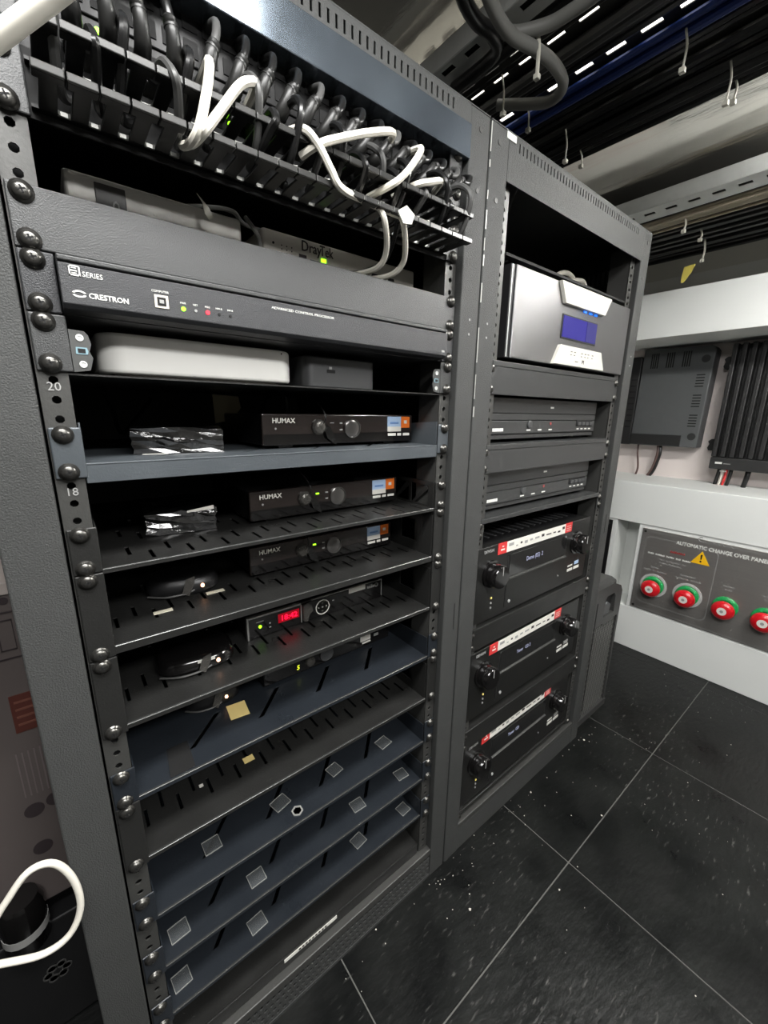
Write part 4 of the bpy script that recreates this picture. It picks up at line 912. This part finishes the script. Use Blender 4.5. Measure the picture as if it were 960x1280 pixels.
    # receivers
    for i, (z, lab) in enumerate(((.5307, 'topmost black receiver with a red and white sticker strip'), (.2977, 'middle black receiver with a red and white sticker strip'), (.0942, 'lowest black receiver with a red and white sticker strip'))):
        q = thing('receiver', lab, 'receiver', (.79, .15, z), 'black receivers')
        x0, x1, h = .574, 1.008, .1605
        if i == 1: z_ = .317
        elif i == 0: z_ = .5365
        else: z_ = .0965
        z0 = z_; zt = z0+.156
        y = .0
        M_RCV = mat('receiver_black', (32, 32, 31), .3, .2, .15, 800, .08, 200)
        B('case', M_BLACK, q, x0+.003, x1-.003, y+.014, y+.36, z0, zt-.002, .002)
        B('fascia', M_RCV, q, x0, x1, y, y+.016, z0, zt, .002, 3)
        for fx in (x0+.05, x1-.05): MB().cyl((fx, .05, z), (0, 0, 1), .018, z0-z+.001, 16).build('foot', M_BLACK, q)
        B('divider', M_DARK, q, .6695, .6735, y-.0006, y+.0004, z0+.012, zt-.03)
        B('display_window', mat('window_glass', (30, 30, 30), .08, coat=.6), q, .675, .897, y-.0012, y+.0002, z0+.078, zt-.03, .0005, 1)
        MB().prism([(y-.004, z0+.0725), (y+.001, z0+.07), (y+.001, z0+.0775), (y-.004, z0+.0755)], 'yz', .6755, .9).build('trim_ledge', M_RAIL, q)
        # sticker strip
        B('sticker_strip', M_STW, q, .6615, .886, y-.0008, y+.0001, zt-.0225, zt-.0005)
        st = B('sticker_end', M_STRED, q, .634, .6615, y-.0009, y+.0001, zt-.0225, zt+.0005); B('sticker_mark', M_STW, st, .6425, .6545, y-.0013, y-.0008, zt-.0155, zt-.0125); B('sticker_mark', M_STW, st, .646, .651, y-.0013, y-.0008, zt-.0085, zt-.0065)
        st = B('sticker_end', M_STRED, q, .886, .916, y-.0009, y+.0001, zt-.0225, zt+.0005)
        for k in range(3): B('sticker_mark', M_STW, st, .892, .91, y-.0013, y-.0008, zt-.008-.005*k, zt-.0072-.005*k)
        rn = random.Random(5)
        xx = .668
        while xx < .875:
            w = rn.choice((.006, .01, .016, .02)); zz = zt - rn.choice((.013, .0155, .011)); B('sticker_print', M_CARDP if xx > .83 or rn.random() < .3 else M_GREYP, q, xx, xx+w, y-.0012, y-.0007, zz, zz+rn.choice((.0025, .004, .006))); xx += w+.009
        text('DENON', .0088, (.592, y-.0004, zt-.0125), q, M_GREYP, sx=.92)
        for kx, kz in ((.618, zt-.057), (.946, zt-.056)):
            k = MB().lathe((kx, y, kz), (0, -1, 0), [(.0275, 0), (.0275, .004), (.0235, .005), (.0232, .024), (.0215, .0265), (.012, .0272)], 32).build('knob', M_GLOSS, q, smooth=True)
            B('knob_pointer', M_GREYP, k, kx-.0008, kx+.0008, y-.0276, y-.0268, kz+.004, kz+.0215)
        for k, zz in enumerate((z0+.046, z0+.035, z0+.025)): MB().cyl((.6245, y+.0002, zz), (0, -1, 0), .0022, .0012, 12).build('indicator', mat('led_warm', (235, 215, 130), .4, emit=(240, 215, 110), estr=.5) if k == 0 else M_GREYP, q)
        MB().cyl((.686, y+.0002, z0+.022), (0, -1, 0), .0035, .0015, 14).build('headphone_socket', M_GALV, q)
        MB().cyl((.879, y+.0002, z0+.03), (0, -1, 0), .0022, .0008, 12).build('indicator', M_GREYP, q)
        for a0, b0, c0, d0, m in ((.92, .944, .03, .0365, M_STW), (.95, .976, .03, .0365, M_STW), (.92, .942, .042, .0455, M_STW), (.952, .972, .042, .05, M_STBLUE if i == 0 else M_GREYP)): B('badge', m, q, a0, b0, y-.0009, y+.0001, z0+c0, z0+d0)
        tt = text(['Demo (05)  2', 'Tuner   CD 2', 'Tuner  CD'][i], .0135 if i == 0 else .0115, (.735, y-.0014, z0+.1), q, M_LEDD, sx=.85)
        if i == 0:
            for k in range(16): B('vent_rib', M_MIDG, q, x0+.03+k*.024, x0+.036+k*.024, y+.04, y+.16, zt-.002, zt-.0006)
rack2()
# thin rod in the open top of rack 2
tag(MB().tube([(.675, .05, 1.318), (.655, .05, 1.28), (.636, .05, 1.245), (.62, .055, 1.2), (.615, .06, 1.182)], .0014, 6, 4).build('thin_rod', M_CABGD, None, smooth=True), 'thin dark rod leaning in the open top of the far rack', 'rod')

# ---------------------------------------------------------------- black computer tower beside rack 2
def tower():
    t = thing('computer_tower', 'black tower case with mesh front beside the far rack', 'computer', (1.22, .2, 0))
    x0, x1, y0, y1 = 1.128, 1.312, .008, .42
    B('case', M_CASE, t, x0+.004, x1-.004, y0+.012, y1, .012, .425, .006, 3)
    MB().prism([(y0+.012, .40), (y0+.014, .443), (y0+.03, .45), (y1-.02, .45), (y1, .44), (y1, .40)], 'yz', x0+.002, x1-.015).build('top_cap', M_CASE, t, .004, False, 3)
    # front bezel: frame round the handle opening and the mesh
    f = MB()
    f.prism([(x0, .33), (x0, .442), (x0+.01, .45), (1.245, .45), (1.296, .43), (x1, .41), (x1, .33), (1.27, .33), (1.266, .405), (1.256, .416), (1.208, .416), (1.199, .405), (1.199, .33)], 'xz', y0, y0+.014)
    f.box(x0, x0+.014, y0, y0+.014, .0, .33); f.box(x1-.012, x1, y0, y0+.014, .0, .33); f.box(x0, x1, y0-.002, y0+.014, .0, .022); f.box(1.199, 1.27, y0, y0+.014, .325, .35)
    f.build('bezel', M_CASE, t)
    B('handle_recess', M_DARK, t, 1.197, 1.272, y0+.0105, y0+.0115, .345, .418); MB().prism([(1.203, .35), (1.25, .35), (1.258, .375), (1.23, .392), (1.208, .38)], 'xz', y0+.006, y0+.0105).build('handle_grip', M_AMP, t, .002)
    B('bezel_slot', M_DARK, t, 1.146, 1.151, y0-.0006, y0+.0002, .05, .41)
    g = MB()
    w, h = (x0+.014, x1-.012), (.022, .326)
    step = .0105
    for sg in (1, -1):
        k = -40
        for k in range(-40, 80):
            c = w[0] + k*step
            # line x = c + sg*(z-h0) clipped to the rectangle
            xa, za = c, h[0]; xb, zb = c + sg*(h[1]-h[0])*.6, h[1]
            def clip(xa, za, xb, zb):
                dx, dz = xb-xa, zb-za; t0, t1 = 0, 1
                if abs(dx) < 1e-9: return None
                ta, tb = (w[0]-xa)/dx, (w[1]-xa)/dx
                if ta > tb: ta, tb = tb, ta
                t0, t1 = max(t0, ta), min(t1, tb)
                return None if t1 <= t0 else (xa+dx*t0, za+dz*t0, xa+dx*t1, za+dz*t1)
            q = clip(xa, za, xb, zb)
            if q: g.prism([(q[0]-.0014, q[1]), (q[0]+.0014, q[1]), (q[2]+.0014, q[3]), (q[2]-.0014, q[3])], 'xz', y0+.005+(.001 if sg > 0 else 0), y0+.0065+(.001 if sg > 0 else 0))
    tag(g.build('mesh_grille', M_CASEG, t), kind='stuff')
    B('grille_backing', M_DARK, t, x0+.014, x1-.012, y0+.0112, y0+.0118, .02, .33)
    B('top_slot', M_DARK, t, 1.2, 1.235, .05, .062, .4495, .4505)
    B('badge', M_GREYP, t, 1.25, 1.275, y0-.0004, y0+.001, .012, .016)
tower()

# ---------------------------------------------------------------- overhead trays and cables
def overhead():
    ZT = 1.486
    t = thing('cable_tray', 'perforated steel cable tray under the ceiling above the far rack', 'cable tray', (.78, -.3, ZT))
    Y0, Y1 = -1.2, .55
    sl = []
    k = Y0+.03
    while k < Y1-.04: sl.append((.5815, .5925, k, k+.026)); k += .05
    slot_plate(.573, .611, Y0, Y1, sl, lambda a, b: (a, b, ZT)).build('side_channel', M_GALV, t, solid=.0015)
    B('channel_web', M_GALV, t, .572, .5735, Y0, Y1, ZT, ZT+.03); B('slot_blackout', M_DARK, t, .576, .609, Y0, Y1, ZT+.006, ZT+.007)  # dark sheet added to stop strip light shining through the channel slots
    sl = []
    for rx in (.652, .679, .769, .852, .93):
        k = Y0+.02+.012
        while k < Y1-.04: sl.append((rx-.0048, rx+.0048, k, k+.029)); k += .0505
    slot_plate(.6125, .985, Y0, Y1, sl, lambda a, b: (a, b, ZT+.012)).build('tray_bed', M_GALVD, t, solid=.0015)
    B('tray_side', M_GALVD, t, .985, .9865, Y0, Y1, ZT+.005, ZT+.045)
    for y in (-.9, -.2, .35): B('hanger', M_GALV, t, .572, .5745, y, y+.03, ZT+.03, CEIL)
    rnd = random.Random(21)
    def run(x, z, r, m, lab, grp, wob=.003, y0=-1.18, y1=.53, cat='cable'):
        pts = []; y = y0
        while y <= y1+.001: pts.append((x+rnd.uniform(-wob, wob), y, z+rnd.uniform(-.002, .001))); y += (y1-y0)/8
        return tag(MB().tube(pts, r, 8, 4).build('overhead_cable', m, None, smooth=True), lab, cat, grp)
    G = 'black cables strapped under the tray'; Lb = 'black cable strapped under the perforated tray, %s from the left'; lowk = topk = 0
    for x, z, r in ((.63, 1.488, .008), (.665, 1.4885, .0035), (.729, 1.488, .006), (.741, 1.488, .007), (.82, 1.488, .0068), (.834, 1.489, .006), (.872, 1.4865, .008), (.888, 1.4865, .0075), (.906, 1.485, .0085), (.924, 1.4865, .0075), (.943, 1.486, .008), (.962, 1.4865, .0075), (.978, 1.489, .0065), (.897, 1.473, .008), (.916, 1.471, .008), (.937, 1.473, .0075), (.955, 1.474, .0075)): lowk += z < 1.48; topk += z >= 1.48; run(x, z, r, M_CABK, Lb % (('%s of the lower layer' % ORD[lowk-1]) if z < 1.48 else ORD[topk-1]), G, .002)
    for x, z, r in ((.703, 1.4875, .0075), (.718, 1.4875, .0065)): run(x, z, r, M_CABGD, 'dark grey cable strapped under the perforated tray, %s one' % ('left' if x < .71 else 'right'), 'dark grey cables under the tray', .002)
    for x, z, w_ in ((.783, 1.487, 'leftmost'), (.794, 1.4865, 'middle'), (.806, 1.487, 'rightmost'), (.79, 1.477, 'lowest')): run(x, z, .0058, M_CABB, 'blue cable strapped under the perforated tray, %s of the blue ones' % w_, 'blue cables under the tray', .002)
    # thick grey cables hanging from the tray
    for i, (pts, r, m) in enumerate((
        ([(.43, -.04, 1.5), (.481, -.012, 1.462), (.527, .002, 1.452), (.573, .007, 1.45), (.614, -.001, 1.45), (.657, -.005, 1.45), (.7, .002, 1.45), (.724, .02, 1.451), (.728, .044, 1.452), (.715, .07, 1.456), (.69, .12, 1.468)], .0085, M_CABG),
        ([(.565, .04, 1.476), (.586, .02, 1.467), (.604, -.003, 1.466), (.616, -.026, 1.466), (.62, -.05, 1.466), (.622, -.08, 1.466), (.622, -.13, 1.468), (.64, -.25, 1.473)], .0085, M_CABG),
        ([(.44, .01, 1.5), (.468, .019, 1.475), (.496, .029, 1.465), (.533, .037, 1.464), (.565, .036, 1.464), (.6, .06, 1.468), (.61, .15, 1.474)], .0095, M_CABK))):
        tag(MB().tube(pts, r, 12, 8).build('thick_cable', m, None, smooth=True), ['thick grey cable drooping in a loop below the tray', 'thick grey cable curving round under the tray channel', 'thick black cable curling behind the grey ones at the ceiling'][i], 'cable')
    # ties
    for i, (x, y, z, dz) in enumerate(((.62, -.004, 1.47, .05), (.66, .085, 1.475, .045), (.755, .1, 1.478, .03), (.865, .085, 1.474, .045), (.935, .09, 1.465, .02), (.79, -.135, 1.473, .04), (.895, -.165, 1.465, .045), (.945, -.16, 1.468, .025))):
        q = thing('cable_tie', 'pale cable tie hanging under the perforated tray, ' + ('on the drooping thick grey cable', 'just right of the drooping grey cable', 'on the blue cables near the rack', 'longest one near the rack corner', 'shortest one near the rack corner', 'on the blue cables at the right', 'longer of the pair at the right edge', 'shorter of the pair at the right edge')[i], 'cable tie', (x, y, z-dz), 'cable ties under the tray')
        MB().tube([(x-.006, y, z+.004), (x-.004, y-.004, z-dz*.4), (x, y-.002, z-dz*.75), (x+.003, y, z-dz)], .0016 if i else .003, 6, 4).build('strap', M_TIE, q, smooth=True)
        B('tie_head', M_TIE, q, x-.001, x+.007, y-.004, y+.004, z-dz-.005, z-dz+.002, .001)
    # second tray near the white cabinet
    t2 = thing('cable_tray', 'steel cable tray with slotted edge above the white cabinet', 'cable tray', (1.6, -.3, 1.48))
    sl = []; k = Y0+.012
    while k < .5: sl.append((1.374, 1.389, k, k+.027)); k += .0518
    slot_plate(1.346, 1.426, Y0, Y1, sl, lambda a, b: (a, b, 1.485)).build('side_channel', M_GALV, t2, solid=.0016)
    B('channel_web', M_GALV, t2, 1.345, 1.3465, Y0, Y1, 1.485, 1.52); B('slot_blackout', M_DARK, t2, 1.37, 1.395, Y0, Y1, 1.492, 1.493)
    B('tray_bed', M_GALVD, t2, 1.427, 1.83, Y0, Y1, 1.496, 1.498); B('tray_side', M_GALVD, t2, 1.83, 1.832, Y0, Y1, 1.496, 1.53)
    for y in (-.9, -.3, .4): B('hanger', M_GALV, t2, 1.345, 1.347, y, y+.03, 1.52, CEIL)
    for k in range(8): run(1.452+.0105*(k % 7), 1.487-.007*(k > 5), .0042, M_CABC, 'cream cable bundled along the tray above the white cabinet, %s from the left' % ORD[k], 'cream cables of the far tray', .004)
    for k in range(13): run(1.54+.0215*k, 1.483-.006*(k % 2), .0085, M_CABK, 'black cable bundled along the tray above the white cabinet, %s from the left' % ORD[k], 'black cables of the far tray', .004)
    for k in range(2): run(1.6+.1*k, 1.4705, .004, M_CABGD, 'thin grey cable hanging lowest under the far tray, %s one' % ('left', 'right')[k], 'thin grey cables of the far tray', .006)
    for i, (x, y, z, dz) in enumerate(((1.47, .06, 1.478, .03), (1.58, .05, 1.47, .02), (1.66, .06, 1.465, .05))):
        q = thing('cable_tie', 'pale cable tie of the far tray, ' + ('round the cream bundle', 'between the cream bundle and the yellow tag', 'just above the yellow tag')[i], 'cable tie', (x, y, z-dz), 'cable ties of the far tray')
        MB().tube([(x-.006, y, z+.006), (x-.003, y-.004, z-dz*.5), (x, y, z-dz)], .0028, 6, 4).build('strap', M_TIE, q, smooth=True); B('tie_head', M_TIE, q, x-.004, x+.006, y-.005, y+.005, z-dz-.006, z-dz+.003, .001)
    tag(MB().prism([(.105, 1.405), (.075, 1.408), (.082, 1.385), (.1, 1.358), (.108, 1.36), (.108, 1.38)], 'yz', 1.66, 1.661).build('yellow_tag', M_TAGY, None), 'yellow tag hanging from the cables of the far tray', 'tag')
overhead()

# ---------------------------------------------------------------- left of the near rack
def left_clutter():
    b = thing('cardboard_box', 'printed pale cardboard box standing behind the near rack post', 'box', (-.2, .2, .235))
    B('carton', M_CARD, b, -.34, -.062, .2, .5, .235, .725, .003)
    B('lid_edge', mat('card_edge', (176, 166, 160), .7), b, -.342, -.06, .198, .502, .712, .727, .001)
    lb = B('red_label', M_CARDR, b, -.098, -.067, .199, .2002, .52, .575)
    for k in range(4): B('label_print', mat('label_pale', (112, 70, 58), .6), lb, -.094, -.074, .1984, .1991, .53+k*.011, .533+k*.011)
    o = MB()
    for q in ((-.105, -.0685, .626, .628), (-.105, -.0685, .688, .69), (-.1055, -.104, .626, .69), (-.0695, -.0685, .626, .69), (-.094, -.079, .638, .6395), (-.094, -.079, .678, .6795), (-.0945, -.093, .638, .6795), (-.08, -.079, .638, .6795)): o.box(q[0], q[1], .1992, .2002, q[2], q[3])
    o.build('box_outline_print', M_CARDP, b)
    MB().cyl((-.083, .2005, .704), (0, -1, 0), .005, .001, 14).build('round_mark', M_CARDP, b)
    for x, z in ((-.098, .395), (-.074, .4), (-.098, .33)): MB().lathe((x, .2005, z), (0, -1, 0), [(.011, 0), (.011, .001), (.004, .0011)], 18).build('round_mark', M_CARDP, b)
    for k in range(5): B('print_line', MATS['label_pale'] if False else mat('faint_print', (110, 100, 100), .7), b, -.104+.006*k, -.1025+.006*k, .1992, .2002, .42, .49)
    c = thing('black_box', 'black box with a pale knot emblem low behind the near rack post', 'box', (-.2, .2, 0))
    B('carton', M_BLACK, c, -.36, -.062, .19, .5, 0, .205, .003)
    e = MB()
    for k in range(6):
        a = R(60*k); e.lathe((-.112+.011*math.cos(a), .1895, .112+.011*math.sin(a)), (0, -1, 0), [(.0065, 0), (.0065, .0012), (.0048, .0012), (.0048, 0)], 12)
    e.build('knot_emblem', M_CABGD, c)
    d = thing('dark_device', 'dark cylinder device standing on the black box', 'device', (-.14, .16, .206))
    MB().lathe((-.13, .26-.08, .206), (0, 0, 1), [(.022, 0), (.025, .004), (.025, .07), (.02, .08)], 20).build('body', M_GLOSS, d, smooth=True); MB().lathe((-.13, .18, .23), (0, 0, 1), [(.0254, 0), (.0254, .012)], 20).build('band', M_GREYP, d, smooth=True)
    tag(MB().tube([(-.19, -.02, .49), (-.15, -.02, .478), (-.118, -.02, .475), (-.1, -.02, .495), (-.08, -.02, .517), (-.062, -.02, .512), (-.051, -.02, .482), (-.05, -.02, .445), (-.062, -.02, .419), (-.083, -.018, .412), (-.11, -.015, .425), (-.15, -.01, .45), (-.2, 0, .49)], .0032, 10, 6).build('white_cable_loop', M_CABW, None, smooth=True), 'white cable loop hanging in front of the near rack post', 'cable')
    for i, pts in enumerate(([(-.11, .05, 1.1), (-.085, .03, .95), (-.08, .03, .82), (-.085, .03, .74), (-.11, .04, .62)], [(-.13, .06, 1.1), (-.1, .05, .95), (-.095, .05, .8), (-.1, .05, .7), (-.13, .05, .58)])):
        tag(MB().tube(pts, .006, 8, 6).build('side_cable', M_CABG if i == 0 else M_CABK, None, smooth=True), ['grey cable hanging down the left side of the near rack', 'black cable hanging down the left side of the near rack'][i], 'cable')
    tag(MB().tube([(-.11, -.085, 1.0), (-.05, -.135, 1.05), (-.019, -.152, 1.078), (0, -.162, 1.094), (.0095, -.167, 1.102), (.019, -.172, 1.11), (.035, -.18, 1.124), (.08, -.19, 1.17), (.12, -.18, 1.25)], .0043, 12, 8).build('near_white_cable', M_CABW, None, smooth=True), 'thick white cable crossing in front of the top left corner', 'cable')
left_clutter()

# ---------------------------------------------------------------- flecks on the floor
def flecks():
    rnd = random.Random(4); mb = MB()
    def fl(x, y, s_):
        a = rnd.uniform(0, 6.3); n = 5; h = .0004 + s_*.2
        pts = [(x + s_*rnd.uniform(.5, 1)*math.cos(a+k*6.283/n), y + s_*rnd.uniform(.5, 1)*math.sin(a+k*6.283/n)) for k in range(n)]
        mb.prism(pts, 'xy', .0002, h)
    for k in range(55): fl(rnd.uniform(.25, 1.2), -.012-abs(rnd.gauss(0, .03)), rnd.uniform(.0006, .002))
    for k in range(60): fl(rnd.uniform(.2, 1.7), rnd.uniform(-.6, -.02), rnd.uniform(.0005, .0018))
    for x, y, s_ in ((1.1, -.03, .004), (.82, -.03, .003), (.9, -.17, .003), (.5, -.1, .003), (.67, -.19, .0025)): fl(x, y, s_)
    tag(mb.build('paint_flecks', M_SPECK, None), 'small pale flecks of debris scattered over the black floor', 'debris', kind='stuff')
flecks()
